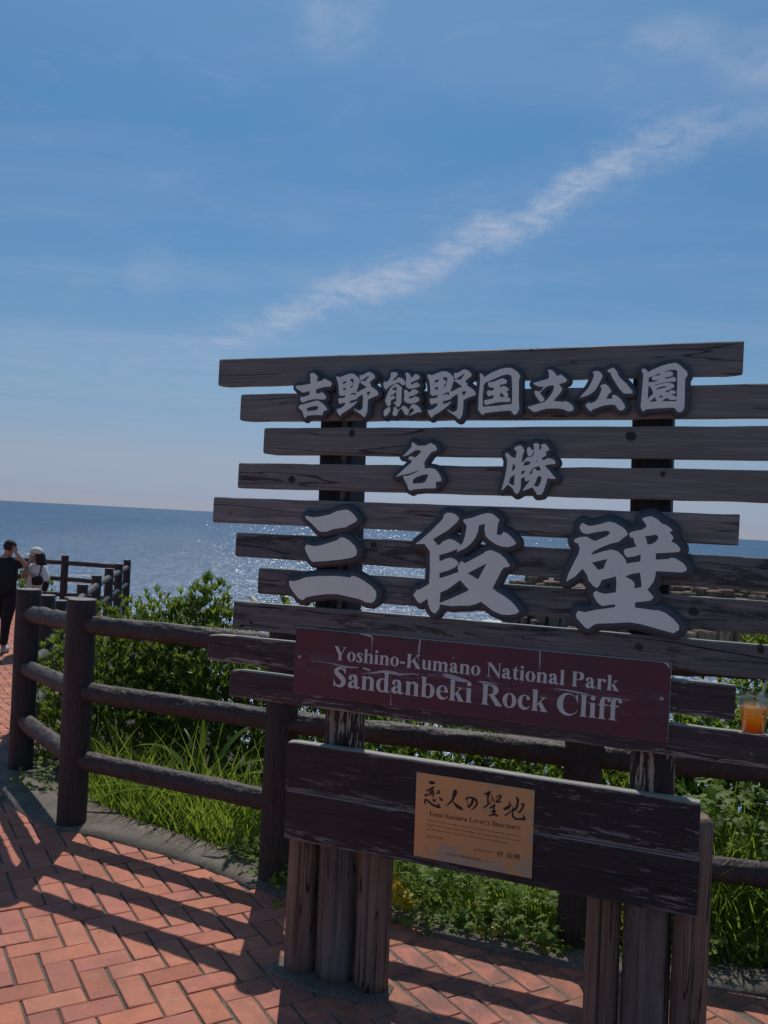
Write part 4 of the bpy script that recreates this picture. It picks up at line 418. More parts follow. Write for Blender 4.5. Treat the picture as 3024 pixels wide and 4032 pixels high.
# ---------------------------------------------------------------- the sign
TH = R_(21.4)
SX, SY = 0.99367, 2.53554                                  # foot of the plank plane
sign = thing('park_signboard', 'slatted timber signboard with raised Japanese characters and red name plate on log legs', 'signboard', (SX, SY, 0), -TH)
def plank(name, x0, x1, zt0, zt1, zb0, zb1, y0, y1, mat, cut=(0, 0, 0, 0), seed=0, nseg=44, label=None, jit=.0012):
    """board between x0..x1; top edge zt0->zt1, bottom zb0->zb1; cut = corner chamfers (left top, left bottom, right top, right bottom)"""
    rnd = random.Random(seed); b = .0035
    V_, F_, UVv = [], [], []
    prof = [(0, b, 0), (0, 0, b), (1, 0, b), (1, b, 0), (1, -b, 0), (1, 0, -b), (0, 0, -b), (0, -b, 0)]
    ts = [0, .002] + [k / nseg for k in range(1, nseg)] + [.998, 1]
    ph = [rnd.uniform(0, 9) for _ in range(4)]
    for ti, t_ in enumerate(ts):
        x = x0 + (x1 - x0) * t_; zt = zt0 + (zt1 - zt0) * t_; zb = zb0 + (zb1 - zb0) * t_
        zt += jit * (noise.noise((x * 9, ph[0], 0)) * 1.6 + noise.noise((x * 40, ph[1], 3)) * .8)
        zb += jit * (noise.noise((x * 9, ph[2], 0)) * 1.6 + noise.noise((x * 40, ph[3], 3)) * .8)
        dl, dr = x - x0, x1 - x
        if cut[0] and dl < cut[0]: zt -= (cut[0] - dl) * .8
        if cut[1] and dl < cut[1]: zb += (cut[1] - dl) * .35
        if cut[2] and dr < cut[2]: zt -= (cut[2] - dr) * .8
        if cut[3] and dr < cut[3]: zb += (cut[3] - dr) * .5
        e = .0025 if ti in (0, len(ts) - 1) else 0
        h = zt - zb
        ring = [(y0, zb + b), (y0, zt - b), (y0 + b, zt), (y1 - b, zt), (y1, zt - b), (y1, zb + b), (y1 - b, zb), (y0 + b, zb)]
        for (yy, zz) in ring:
            yy2 = yy + (e if yy <= y0 + b else -e); zz2 = zz + (-e if zz > (zt + zb) / 2 else e)
            V_.append((x, yy2, zz2)); UVv.append((x - x0, min(1, max(0, (zz - zb) / h))))
    m = 8
    for k in range(len(ts) - 1):
        for j in range(m): F_.append((k * m + j, k * m + (j + 1) % m, (k + 1) * m + (j + 1) % m, (k + 1) * m + j))
    F_.append(tuple(range(m - 1, -1, -1))); F_.append(tuple((len(ts) - 1) * m + j for j in range(m)))
    F_ = [tuple(reversed(f)) for f in F_]
    o = mesh_obj(name, V_, F_, mat, sign)
    uvl = o.data.uv_layers.new(name='UVMap'); idx = np.empty(len(o.data.loops), int); o.data.loops.foreach_get('vertex_index', idx)
    uvl.data.foreach_set('uv', np.array(UVv)[idx].ravel()); o.data.validate()
    if label: o['label'] = label
    return o
PT = .034
#        left x, right x, top l, top r, bottom l, bottom r
PL = [(-1.739, .022, 2.150, 2.172, 2.052, 2.073), (-1.641, .205, 2.022, 2.0485, 1.926, 1.9505), (-1.539, .315, 1.903, 1.9285, 1.809, 1.8305),
      (-1.635, .210, 1.776, 1.8015, 1.686, 1.7075), (-1.731, .033, 1.650, 1.669, 1.559, 1.579), (-1.630, .215, 1.528, 1.550, 1.442, 1.4535),
      (-1.531, .320, 1.409, 1.4265, 1.317, 1.333), (-1.625, .222, 1.284, 1.301, 1.184, 1.206), (-1.7215, .0455, 1.157, 1.177, 1.061, 1.077),
      (-1.624, .232, 1.041, 1.046, .944, .953)]
cuts = [(0, .012, 0, .012), (0, .012, 0, 0), (0, .012, 0, 0), (0, 0, 0, 0), (0, 0, 0, 0), (.004, 0, 0, 0), (.006, 0, 0, 0), (.002, 0, 0, 0), (.010, .004, .004, 0), (.012, 0, 0, 0)]
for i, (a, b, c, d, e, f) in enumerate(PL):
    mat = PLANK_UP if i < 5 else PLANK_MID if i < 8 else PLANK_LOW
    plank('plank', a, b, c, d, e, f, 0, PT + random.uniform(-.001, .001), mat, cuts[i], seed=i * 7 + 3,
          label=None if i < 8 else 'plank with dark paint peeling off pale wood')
# broad lower board of two joined planks
bz = lambda x: (x + 1.379) / 1.345
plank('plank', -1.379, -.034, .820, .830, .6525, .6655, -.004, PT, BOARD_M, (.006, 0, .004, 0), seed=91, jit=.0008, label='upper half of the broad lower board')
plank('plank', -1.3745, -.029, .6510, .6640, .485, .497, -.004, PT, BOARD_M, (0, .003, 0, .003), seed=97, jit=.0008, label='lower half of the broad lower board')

def log(name, cx, cy, r, z0, z1, mat, lean=(0, 0), parent=sign, seed=0, grooves=(), nz=14, na=84, chamfer=.006, wob=.0018, top_mat=None, label=None):
    V_, F_ = [], []; rnd = random.Random(seed); ph = rnd.uniform(0, 50)
    zs = [z0 + (z1 - z0) * k / nz for k in range(nz + 1)]; zs = zs[:-1] + [z1 - chamfer, z1]
    for k, z in enumerate(zs):
        u = (z - z0) / (z1 - z0); rr = r - (chamfer if k == len(zs) - 1 else 0)
        for j in range(na):
            a = 2 * math.pi * j / na
            q = rr + wob * (noise.noise((math.cos(a) * 2, math.sin(a) * 2, z * 3 + ph)) * 1.5)
            for (ga, gd, gz0, gz1) in grooves:
                if gz0 < z < gz1:
                    dd = (a - ga + math.pi) % (2 * math.pi) - math.pi
                    if abs(dd) < math.pi / na * 1.6: q -= gd * 2.2 * min(1, (z - gz0) * 20, (gz1 - z) * 8)
            V_.append((cx + lean[0] * u + math.cos(a) * q, cy + lean[1] * u + math.sin(a) * q, z))
    n = len(zs)
    for k in range(n - 1):
        for j in range(na): F_.append((k * na + j, k * na + (j + 1) % na, (k + 1) * na + (j + 1) % na, (k + 1) * na + j))
    F_.append(tuple((n - 1) * na + j for j in range(na))); F_.append(tuple(reversed(range(na))))
    o = mesh_obj(name, V_, F_, mat, parent)
    o.data.polygons.foreach_set('use_smooth', [len(p.vertices) == 4 for p in o.data.polygons])
    if top_mat: o.data.materials.append(top_mat); o.data.polygons[len(F_) - 2].material_index = 1
    if label: o['label'] = label
    return o
front = -math.pi / 2
# left leg: three logs, the middle one carries the slats
log('leg', -1.334, PT + .064, .0575, 0, .70, LOG_RED, (-.006, 0), seed=1, grooves=[(front + .1, .006, .02, .66)])
log('leg', -1.200, PT + .070, .0705, 0, .80, LOG_GREY, (-.012, 0), seed=2, grooves=[(front - .45, .008, .0, .8), (front + .35, .005, .1, .7)], label='stained grey middle log of the left leg')
log('leg', -1.062, PT + .062, .0590, 0, .70, LOG_RED, (-.006, 0), seed=3, grooves=[(front - .1, .006, .02, .68)])
log('leg', -.297, PT + .060, .052, 0, .71, LOG_RED, (-.006, 0), seed=4, grooves=[(front - .12, .009, .0, .66)])
log('leg', -.166, PT + .071, .0705, 0, .80, LOG_GREY, (-.012, 0), seed=5, grooves=[(front - .3, .004, .05, .5)], label='bleached middle log of the right leg')
log('leg', -.042, PT + .058, .0520, 0, .765, LOG_RED, (-.006, 0), seed=6, grooves=[(front + .1, .004, .0, .6)], chamfer=.016)
# posts: peeled section between board and slats, dark square timber behind the slats
log('post', -1.212, PT + .070, .070, .802, 1.02, LOG_PEEL, (-.004, 0), seed=7, grooves=[(front - .25, .01, .7, 1.1), (front + .5, .004, .7, 1.1)], label='flaking dark and pale post under the slats')
log('post', -.178, PT + .068, .066, .802, 1.02, LOG_PEEL, (-.004, 0), seed=8, grooves=[(front - .6, .006, .7, 1.1)], label='flaking dark and pale post under the slats')
def box(name, x0, x1, y0, y1, z0, z1, mat, parent, lean=0.0, bev=.003, skew=0):
    bm = bmesh.new()
    vs = [bm.verts.new((x + (lean if z else 0), y, z1 if z else z0)) for z in (0, 1) for x, y in ((x0, y0), (x1, y0), (x1, y1), (x0, y1))]
    for f in ((3, 2, 1, 0), (4, 5, 6, 7), (0, 1, 5, 4), (1, 2, 6, 5), (2, 3, 7, 6), (3, 0, 4, 7)): bm.faces.new([vs[i] for i in f])
    bmesh.ops.bevel(bm, geom=bm.edges[:], offset=bev, segments=2, affect='EDGES', profile=.6)
    me = bpy.data.meshes.new(name); bm.to_mesh(me); bm.free(); me.materials.append(mat)
    return link(bpy.data.objects.new(name, me), parent)
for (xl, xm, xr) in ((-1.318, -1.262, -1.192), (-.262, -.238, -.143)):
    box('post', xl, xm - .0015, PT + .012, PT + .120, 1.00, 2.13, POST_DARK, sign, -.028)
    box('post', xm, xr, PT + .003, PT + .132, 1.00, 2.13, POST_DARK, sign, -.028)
box('batten', -1.232, -1.212, PT + .0005, PT + .0028, 1.06, 2.10, PLANK_MID, sign, -.025, .0008)

# knots showing on the slats
KNOT = simple('dark_knot', (.022, .016, .018), .6, 0, .4, 90); KNOT2 = simple('knot_rim', (.085, .066, .072), .6, 0, .2, 60)
def knot(x, z, rx, rz):
    V_ = [(x, -.0012, z)]; n = 14
    for k in range(n):
        a = 2 * math.pi * k / n; q = 1 + .14 * noise.noise((math.cos(a) * 2, math.sin(a) * 2, x * 30)); V_.append((x + rx * q * math.cos(a), -.0012, z + rz * q * math.sin(a)))
    for k in range(n):
        a = 2 * math.pi * k / n; q = 1.45 + .3 * noise.noise((math.cos(a) * 2, math.sin(a) * 2, x * 10 + 4)); V_.append((x + rx * q * math.cos(a), .0006, z + rz * q * math.sin(a)))
    F_ = [(0, k + 1, (k + 1) % n + 1) for k in range(n)] + [(k + 1, k + 1 + n, (k + 1) % n + 1 + n, (k + 1) % n + 1) for k in range(n)]
    o = mesh_obj('knot', V_, F_, KNOT, sign, True); o.data.materials.append(KNOT2)
    for p in o.data.polygons[n:]: p.material_index = 1
knot(-1.1994, 1.8882, 0.0095, 0.0117)
knot(-1.4184, 1.7237, 0.0117, 0.0109)
knot(-1.6586, 1.5914, 0.0036, 0.0029)
knot(-0.2816, 1.8908, 0.0142, 0.0120)
knot(-0.1841, 1.7798, 0.0070, 0.0070)
knot(-1.0970, 1.5152, 0.0102, 0.0092)
knot(-0.0795, 1.3802, 0.0140, 0.0109)
knot(0.1051, 1.2876, 0.0091, 0.0109)
knot(-0.2280, 1.2617, 0.0109, 0.0091)

# long drying splits in the slats
CRACK = simple('open_split', (.006, .005, .006), .9)
for s in [[[-16207,12737,12],[-15664,12689,16],[-14912,12721,18],[-14301,12716,18],[-13782,12657,16],[-13574,12751,7]],[[-13701,12741,8],[-13276,12732,16],[-12854,12700,17],[-12273,12702,13],[-11416,12707,9],[-10580,12679,10]],[[-4884,12872,6],[-3218,12882,9],[-2147,12868,8],[-1364,12845,12],[-849,12797,15],[-443,12758,20],[32,12719,17],[648,12677,15],[1230,12616,15]],[[-17357,20894,4],[-16305,20910,8],[-15322,20922,5],[-14796,20939,3]],[[-16308,17299,8],[-15635,17320,6],[-15104,17324,3]],[[-16293,17047,5],[-15264,17058,5],[-13963,17133,6],[-13201,17189,3]],[[-16385,20009,4],[-15622,20016,7],[-15005,20054,8],[-14227,20122,4]],[[-17297,16240,4],[-16561,16239,6],[-15567,16196,6],[-14421,16153,3]],[[-15302,13684,6],[-14882,13669,9],[-14360,13692,5]],[[-17214,11253,6],[-16707,11256,8],[-16114,11237,9],[-15665,11252,4]],[[-710,15253,4],[-207,15239,9],[289,15214,8],[1116,15181,6]],[[-985,13529,4],[-382,13597,7],[115,13631,4]]]:
    X, Y, gx, gy = grid_for([(a * 1e-4, b * 1e-4) for a, b, c in s], .004, .0009)
    F = sd_brush([(a * 1e-4, b * 1e-4 + .0012 * noise.noise((a * .02, 0, b)), max(c, 9) * 1e-4) for a, b, c in s], X, Y, 60)
    solid('split', contour(F, gx, gy, .0009), -.0008, .0012, CRACK, sign)

RIM_HIGHLIGHT = simple('rim_highlight_paint', (.15, .165, .20), .45, 0, .3, 50)  # moulded edge in a paler colour that paints its highlight line
# ---- raised characters: dark backing with a rolled edge, ivory face on it
def character(key, spec, border, label, yoff=0.0):
    polys = [[(x * 1e-4, z * 1e-4) for x, z in p] for p in spec['p']]; holes = [[(x * 1e-4, z * 1e-4) for x, z in p] for p in spec['h']]
    isl = [[(x * 1e-4, z * 1e-4) for x, z in p] for p in spec.get('i', [])]; ih = [[(x * 1e-4, z * 1e-4) for x, z in p] for p in spec.get('ih', [])]
    allp = [q for p in polys for q in p]; h = .0011 if border < .015 else .0016
    X, Y, x0, y0 = grid_for(allp, border + .006, h)
    F = np.full(X.shape, 1e9)
    for p in polys: F = np.minimum(F, sd_poly(p, X, Y))
    for p in holes: F = np.maximum(F, -sd_poly(p, X, Y))
    for p in isl:
        G = sd_poly(p, X, Y)
        for q in ih: G = np.maximum(G, -sd_poly(q, X, Y))
        F = np.minimum(F, G)
    bev = .0085 if border < .015 else .010 if border < .018 else .014
    back = contour(F, x0, y0, h, border - bev)
    b = solid('character', back, -.027 - yoff, .0035 if bev > .012 else -.0045, BACKING, sign, bev); b['label'] = label
    solid('rim', contour(F, x0, y0, h, border + .0009), -.0105 - yoff * 2, -.0058 - yoff, RIM_HIGHLIGHT, b)
    solid('face', contour(F, x0, y0, h, 0), -.030 - yoff, -.0265, LETTER, b)
CH = TR['ch']
def xform(spec, ox, oz, nx0, nz0, k):
    f = lambda P: [[(nx0 + (x - ox) * k, nz0 + (z - oz) * k) for x, z in p] for p in P]
    return {'p': f(spec['p']), 'h': f(spec['h'])}
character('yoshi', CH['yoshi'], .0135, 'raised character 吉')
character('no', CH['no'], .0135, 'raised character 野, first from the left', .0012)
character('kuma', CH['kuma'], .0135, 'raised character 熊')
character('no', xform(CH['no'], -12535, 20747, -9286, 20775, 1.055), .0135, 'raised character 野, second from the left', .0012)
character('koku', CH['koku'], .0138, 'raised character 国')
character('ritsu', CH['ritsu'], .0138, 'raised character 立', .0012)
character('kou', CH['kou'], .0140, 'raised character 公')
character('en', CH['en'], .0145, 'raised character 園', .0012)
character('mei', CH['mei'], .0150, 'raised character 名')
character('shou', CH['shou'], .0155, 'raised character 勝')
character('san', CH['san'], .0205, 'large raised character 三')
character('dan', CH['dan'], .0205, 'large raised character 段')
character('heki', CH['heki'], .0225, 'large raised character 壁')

# ---- maroon name plate
def rounded(x0, x1, zt0, zt1, zb0, zb1, r, n=5):
    P = []
    for (cx, cz, a0) in ((x1 - r, zt1 - r, 0), (x0 + r, zt0 - r, 90), (x0 + r, zb0 + r, 180), (x1 - r, zb1 + r, 270)):
        for k in range(n + 1): a = R_(a0 + 90 * k / n); P.append((cx + r * math.cos(a), cz + r * math.sin(a)))
    return P
plate = solid('name_plate', [rounded(-1.3655, -.135, 1.212, 1.222, .990, .992, .007)], -.008, -.0005, PLATE_RED, sign, .0012)
rim = solid('plate_edge', [rounded(-1.3672, -.1332, 1.2148, 1.2248, .9885, .9903, .008)], -.0048, -.0002, STEEL, plate, .0008)
plate['label'] = 'cracked maroon name plate with pale lettering'
# Glyphs of a bold book face, 1000 units to the em. R: rectangles / polygons, B: brush strokes (x, y, radius), H: holes
def rc(x0, x1, y0, y1): return [(x0, y0), (x1, y0), (x1, y1), (x0, y1)]
def foot(x, w, l=48, r=46, y=0, s=1): return [(x - l, y), (x + w + r, y), (x + w + r, y + 20 * s), (x + w + 8, y + 30 * s), (x + w, y + 60 * s), (x, y + 60 * s), (x - 8, y + 30 * s), (x - l, y + 20 * s)]
def stem(x, w, h, flag=True, l=48, r=46):
    L = [rc(x, x + w, 0, h), foot(x, w, l, r)]
    if flag: L.append([(x - 46, h - 22), (x - 46, h - 2), (x + w, h + 12), (x + w, h - 60), (x, h - 60), (x - 4, h - 30)])
    return L
def capstem(x, w, l=50, r=50): return [rc(x, x + w, 0, 676), foot(x, w, l, r), foot(x, w, l, r, 676, -1)]
def ell(cx, cy, rx, ry, n=40): return [(cx + rx * math.cos(2 * math.pi * k / n), cy + ry * math.sin(2 * math.pi * k / n)) for k in range(n)]
def arch(x, xs, top=430, r0=20, r1=66, by=0):
    return [[(x, top - 50, r0 * .6), (x + (xs - x) * .35, top + 6, r0 + 10), (x + (xs - x) * .7, top + 2, r0 + 26), (xs - 2, top - 60, r1), (xs, top - 130, r1)]]
G = {}
G['i'] = (278, stem(66, 140, 461) + [ell(136, 612, 74, 74, 20)], [], [])
G['l'] = (278, stem(66, 140, 676), [], [])
G['n'] = (556, stem(66, 138, 461) + [rc(352, 486, 0, 330), foot(352, 134)], arch(195, 419), [])
G['h'] = (556, stem(66, 138, 676) + [rc(352, 486, 0, 330), foot(352, 134)], arch(195, 419), [])
G['m'] = (833, stem(64, 134, 461) + [rc(340, 470, 0, 330), foot(340, 130), rc(618, 748, 0, 330), foot(618, 130)], arch(190, 405) + arch(460, 683), [])
G['u'] = (556, [rc(70, 204, 130, 461), rc(350, 484, 0, 461), [(30, 461), (204, 461), (204, 438), (30, 440)], [(310, 461), (484, 461), (484, 438), (310, 440)], [(484, 0), (530, 12), (530, 34), (484, 50)]], [[(137, 150, 66), (150, 80, 62), (210, 46, 46), (290, 46, 30), (360, 100, 18)]], [])
G['o'] = (500, [ell(250, 230, 226, 244)], [], [ell(250, 230, 86, 214)])
G['e'] = (444, [ell(228, 230, 208, 244)], [], [ell(236, 300, 78, 144), rc(240, 460, 150, 246)])
G['e'] = (444, [ell(226, 230, 206, 244)], [[(420, 118, 12), (360, 56, 20), (300, 36, 24)]], [[(150, 272), (300, 272), (300, 330), (292, 400), (262, 440), (222, 444), (178, 420), (154, 350)], [(150, 244), (500, 244), (500, 130), (432, 132), (370, 72), (300, 66), (224, 84), (172, 140), (154, 200)]])
G['c'] = (444, [ell(232, 230, 212, 244)], [[(352, 372, 58)], [(420, 118, 12), (350, 50, 18)]], [[(500, 330), (400, 330), (306, 346), (312, 400), (286, 440), (240, 444), (190, 420), (164, 330), (160, 220), (184, 130), (240, 80), (320, 70), (380, 86), (414, 126), (500, 130)]])
G['s'] = (389, [[(318, 466), (338, 466), (338, 318), (318, 318), (290, 390)], [(30, -6), (50, -6), (70, 20), (50, 156), (30, 156)]], [[(325, 340, 10), (280, 425, 20), (205, 446, 28), (130, 420, 46), (95, 360, 56), (150, 285, 62), (230, 215, 64), (278, 140, 66), (262, 70, 52), (200, 20, 34), (120, 16, 26), (50, 110, 14)]], [])
G['a'] = (500, [rc(250, 384, 60, 360)], [[(112, 350, 62)], [(80, 392, 26), (130, 438, 30), (210, 450, 26), (280, 430, 50), (317, 350, 67)], [(320, 280, 10), (230, 240, 34), (140, 190, 54), (98, 110, 66), (150, 52, 56), (240, 66, 36), (300, 110, 14)], [(317, 90, 64), (370, 42, 48), (430, 40, 22), (480, 76, 12)]], [ell(226, 150, 40, 76)])
G['d'] = (556, [rc(326, 462, 0, 676), ell(232, 230, 208, 244), [(278, 676), (278, 654), (330, 640), (462, 640), (462, 682)], [(462, 0), (524, 6), (524, 28), (462, 60)]], [], [[(326, 352), (300, 420), (258, 440), (208, 420), (176, 340), (170, 220), (186, 110), (222, 50), (270, 36), (312, 60), (326, 110)]])
G['b'] = (556, [rc(66, 200, 0, 676), ell(308, 230, 208, 244), [(18, 676), (18, 654), (66, 640), (200, 640), (200, 688)], [(66, 0), (66, -12), (84, -12), (130, 30), (130, 60)]], [], [[(200, 352), (228, 420), (272, 440), (330, 420), (362, 340), (370, 220), (354, 110), (320, 40), (270, 26), (222, 60), (200, 110)]])
G['r'] = (444, stem(66, 138, 461), [[(195, 360, 18), (250, 430, 30), (320, 452, 24), (360, 400, 66)]], [])
G['t'] = (333, [rc(80, 214, 110, 461), rc(20, 312, 424, 461), [(214, 630), (190, 630), (120, 500), (20, 440), (80, 424), (214, 424)]], [[(147, 120, 66), (170, 60, 60), (230, 44, 36), (318, 96, 14)]], [])
G['k'] = (556, stem(64, 138, 676) + [[(190, 200), (216, 192), (400, 400), (372, 430)], [(230, 262), (340, 300), (520, 20), (350, 20)], rc(300, 548, 0, 22), rc(292, 498, 439, 461), [(360, 461), (440, 461), (396, 380), (366, 398)]], [], [])
G['f'] = (333, [rc(76, 210, 0, 560), foot(76, 134, 50, 60), rc(14, 318, 424, 461)], [[(143, 560, 67), (170, 630, 52), (240, 664, 26), (330, 640, 20), (350, 606, 56)]], [])
G['-'] = (333, [rc(44, 288, 170, 268)], [], [])
G['N'] = (722, [[(20, 676), (235, 676), (700, 90), (700, 0), (610, 0), (170, 545), (110, 640)], rc(108, 146, 0, 650), rc(18, 240, 0, 22), rc(548, 706, 654, 676), rc(604, 642, 40, 660), rc(18, 200, 654, 676)], [], [[(644, -5), (720, -5), (720, 640), (644, 640)]])
G['N'] = (722, [[(20, 676), (235, 676), (648, 150), (648, -10), (612, -10), (150, 560), (110, 640)], rc(108, 146, 0, 650), rc(18, 240, 0, 22), rc(540, 706, 654, 676), rc(610, 648, 0, 660), rc(18, 200, 654, 676)], [], [])
G['P'] = (611, capstem(86, 150) + [[(230, 676), (340, 676), (430, 668), (510, 640), (560, 580), (576, 490), (556, 400), (500, 338), (420, 308), (340, 300), (230, 300)]], [], [[(238, 642), (320, 640), (370, 620), (402, 570), (410, 490), (398, 400), (360, 350), (310, 334), (238, 334)]])
G['R'] = (722, capstem(86, 150) + [[(230, 676), (360, 676), (470, 664), (556, 620), (596, 540), (590, 450), (540, 384), (460, 344), (726, 20), (726, 0), (530, 0), (300, 330), (230, 330)]], [], [[(238, 642), (330, 640), (384, 618), (420, 570), (428, 500), (414, 420), (372, 372), (310, 356), (238, 356)], [(236, 322), (280, 322), (236, 260)]])
G['K'] = (778, capstem(86, 152) + [[(236, 300), (580, 640), (640, 640), (236, 240)], [(300, 372), (404, 470), (760, 18), (540, 18)], rc(480, 772, 0, 22), rc(490, 740, 654, 676), [(550, 676), (650, 676), (640, 630), (560, 620)]], [], [])
G['Y'] = (722, [rc(286, 440, 0, 320), foot(286, 154, 60, 60), [(60, 654), (240, 654), (440, 300), (286, 250)], [(395, 300), (440, 300), (626, 640), (580, 654)], rc(16, 300, 654, 676), rc(500, 706, 654, 676)], [], [])
G['S'] = (556, [[(450, 700), (470, 700), (476, 470), (456, 470), (400, 600)], [(56, -20), (76, -20), (96, 30), (60, 230), (40, 230)]], [[(455, 500, 10), (400, 610, 24), (300, 655, 34), (190, 630, 54), (120, 540, 74), (180, 440, 84), (320, 340, 90), (410, 230, 88), (400, 130, 78), (320, 44, 54), (200, 26, 34), (110, 80, 22), (60, 190, 14)]], [])
G['C'] = (722, [ell(370, 330, 340, 358)], [[(664, 140, 12), (580, 50, 24), (480, 10, 30)]], [[(820, 640), (720, 560), (640, 640), (540, 648), (400, 656), (290, 600), (222, 470), (214, 330), (234, 190), (300, 80), (400, 34), (520, 50), (610, 110), (652, 160), (820, 160)]])
G['C'] = (722, [ell(370, 330, 344, 358), [(640, 690), (662, 690), (672, 450), (650, 450), (600, 560)]], [], [[(646, 452), (620, 540), (560, 610), (470, 652), (380, 652), (290, 600), (236, 500), (216, 350), (226, 200), (290, 90), (400, 36), (520, 48), (600, 96), (656, 170), (680, 158), (820, 158), (820, 440), (652, 446)], [(674, 460), (860, 460), (860, 700), (664, 700)]])
G['L'] = (667, capstem(80, 152) + [rc(80, 600, 0, 32), [(560, 0), (610, 0), (640, 200), (610, 200)]], [], [])
G['v'] = (500, [[(16, 461), (150, 461), (330, 60), (250, -14), (230, -14)], [(300, 100), (270, 60), (420, 450), (460, 450)], rc(10, 220, 440, 461), rc(330, 484, 440, 461)], [], [])
G['y'] = (500, [[(16, 461), (150, 461), (330, 60), (250, -30)], [(290, 60), (180, -180), (210, -190), (460, 450), (420, 450)], rc(10, 220, 440, 461), rc(330, 484, 440, 461)], [[(110, -150, 46), (180, -170, 24), (230, -90, 20)]], [])
G["'"] = (278, [[(90, 690), (190, 690), (160, 440), (120, 440)]], [], [])
G[' '] = (250, [], [], [])
def text_line(body, x0, x1, z0, z1, cap, yf, yb, mat, parent, name='letter', slant=0.0, thin=0.0, h=None, squeeze=None):
    """set a line between x0 and x1; baseline z0 at the left, z1 at the right; cap = capital height in metres"""
    k = cap / 676.0; adv = sum(G[c][0] for c in body); kx = (x1 - x0) / adv; h = h or cap / 46
    x = x0; loops_all = []
    for c in body:
        w, P, Bq, Hh = G[c]
        if P or Bq:
            bz_ = z0 + (z1 - z0) * (x - x0) / (x1 - x0)
            f = lambda q: (x + q[0] * kx + slant * q[1] * k, bz_ + q[1] * k)
            pp = [[f(q) for q in p] for p in P]; bb = [[(*f(q), q[2] * (k + kx) / 2) for q in s] for s in Bq]; hh = [[f(q) for q in p] for p in Hh]
            allp = [q for p in pp for q in p] + [(q[0] + s, q[1] + s) for b_ in bb for q in b_ for s in (-q[2], q[2])]
            X, Y, gx, gy = grid_for(allp, 3 * h, h)
            F = np.full(X.shape, 1e9)
            for p in pp: F = np.minimum(F, sd_poly(p, X, Y))
            Hc = {'e', 'c', 'o', 'a', 'd', 'b', 'P', 'R', 'C'}
            for p in hh: F = np.maximum(F, -sd_poly(p, X, Y))
            for b_ in bb: F = np.minimum(F, sd_brush(b_, X, Y, 7))
            if c == 'a':
                for p in hh: F = np.maximum(F, -sd_poly(p, X, Y))
            L = contour(F, gx, gy, h, -thin)
            if name == 'letter': solid('letter', L, yf, yb, mat, parent)
            else: loops_all += L
        x += w * kx
    if name != 'letter': return solid(name, loops_all, yf, yb, mat, parent)
text_line('Yoshino-Kumano National Park', -1.2200, -.2785, 1.1192, 1.1238, .0455, -.0092, -.0078, PLATE_TEXT, plate)
text_line('Sandanbeki Rock Cliff', -1.2185, -.2750, 1.0298, 1.0358, .0650, -.0092, -.0078, PLATE_TEXT, plate)
# peeled seams of the plate film
seams = [[[-11265,12146,14],[-11007,12124,34],[-10834,12078,27],[-10822,11717,15],[-10791,11312,10]],[[-9128,12183,19],[-9161,11887,32],[-9160,11426,19],[-9130,10737,13]],[[-10092,10858,10],[-10075,10394,13],[-10040,9932,20]],[[-5210,12181,23],[-5201,11853,18],[-5198,11518,9]],[[-6127,11088,9],[-6108,10573,7],[-6066,9914,9]],[[-13315,11058,7],[-12688,11061,14],[-12156,11038,21],[-11717,10991,35],[-11286,11015,20]],[[-11072,11015,34],[-10857,10983,34]],[[-11317,10798,7],[-10767,10891,27],[-10350,10985,47],[-10016,10976,53],[-9766,10958,33],[-9358,11019,20],[-9152,10996,13]],[[-9074,11051,13],[-8550,11064,13]],[[-8273,11111,38],[-7993,11067,75],[-7675,11013,62],[-7401,10999,12]],[[-7131,11031,12],[-6900,11028,31],[-6670,11025,18],[-6142,11072,9],[-5624,11176,9]],[[-5551,11214,12],[-5039,11273,12]],[[-4739,11091,12],[-4306,11084,28],[-3877,11050,28],[-3452,11001,17]],[[-3242,10999,28],[-2759,11015,22],[-2417,11015,11],[-1944,11018,5]],[[-1535,12235,11],[-1440,12190,26],[-1383,12092,11]],[[-7952,11783,6],[-8001,11665,13]]]
allq = [(x * 1e-4, z * 1e-4, r * 1e-4) for s in seams for x, z, r in s]
F = None; X, Y, gx, gy = grid_for([(q[0], q[1]) for q in allq], .006, .0011)
F = np.full(X.shape, 1e9)
jitn = np.array([[noise.noise((x * 150, y * 420, 1)) for x in X[0, ::3]] for y in Y[::3, 0]])
jitn = np.repeat(np.repeat(jitn, 3, 0), 3, 1)[:X.shape[0], :X.shape[1]]
for s in seams: F = np.minimum(F, sd_brush([(a * 1e-4, b * 1e-4, c * 1e-4) for a, b, c in s], X, Y, 9))
kind(solid('peeled_film', contour(F + jitn * .0014, gx, gy, .0011), -.0087, -.0079, PEEL, plate), 'stuff')
def screw(x, z, r, yy, parent):
    V_ = [(x, yy - r * .45, z)]; n = 12
    for rr, d in ((.6, .36), (1.0, 0.0)):
        V_ += [(x + r * rr * math.cos(2 * math.pi * k / n), yy - r * d, z + r * rr * math.sin(2 * math.pi * k / n)) for k in range(n)]
    F_ = [(0, k + 1, (k + 1) % n + 1) for k in range(n)] + [(k + 1, k + 1 + n, (k + 1) % n + 1 + n, (k + 1) % n + 1) for k in range(n)]
    mesh_obj('screw', V_, F_, STEEL, parent, True)
screw(-1.3475, 1.1145, .0062, -.008, plate); screw(-.1565, 1.1165, .0062, -.008, plate)

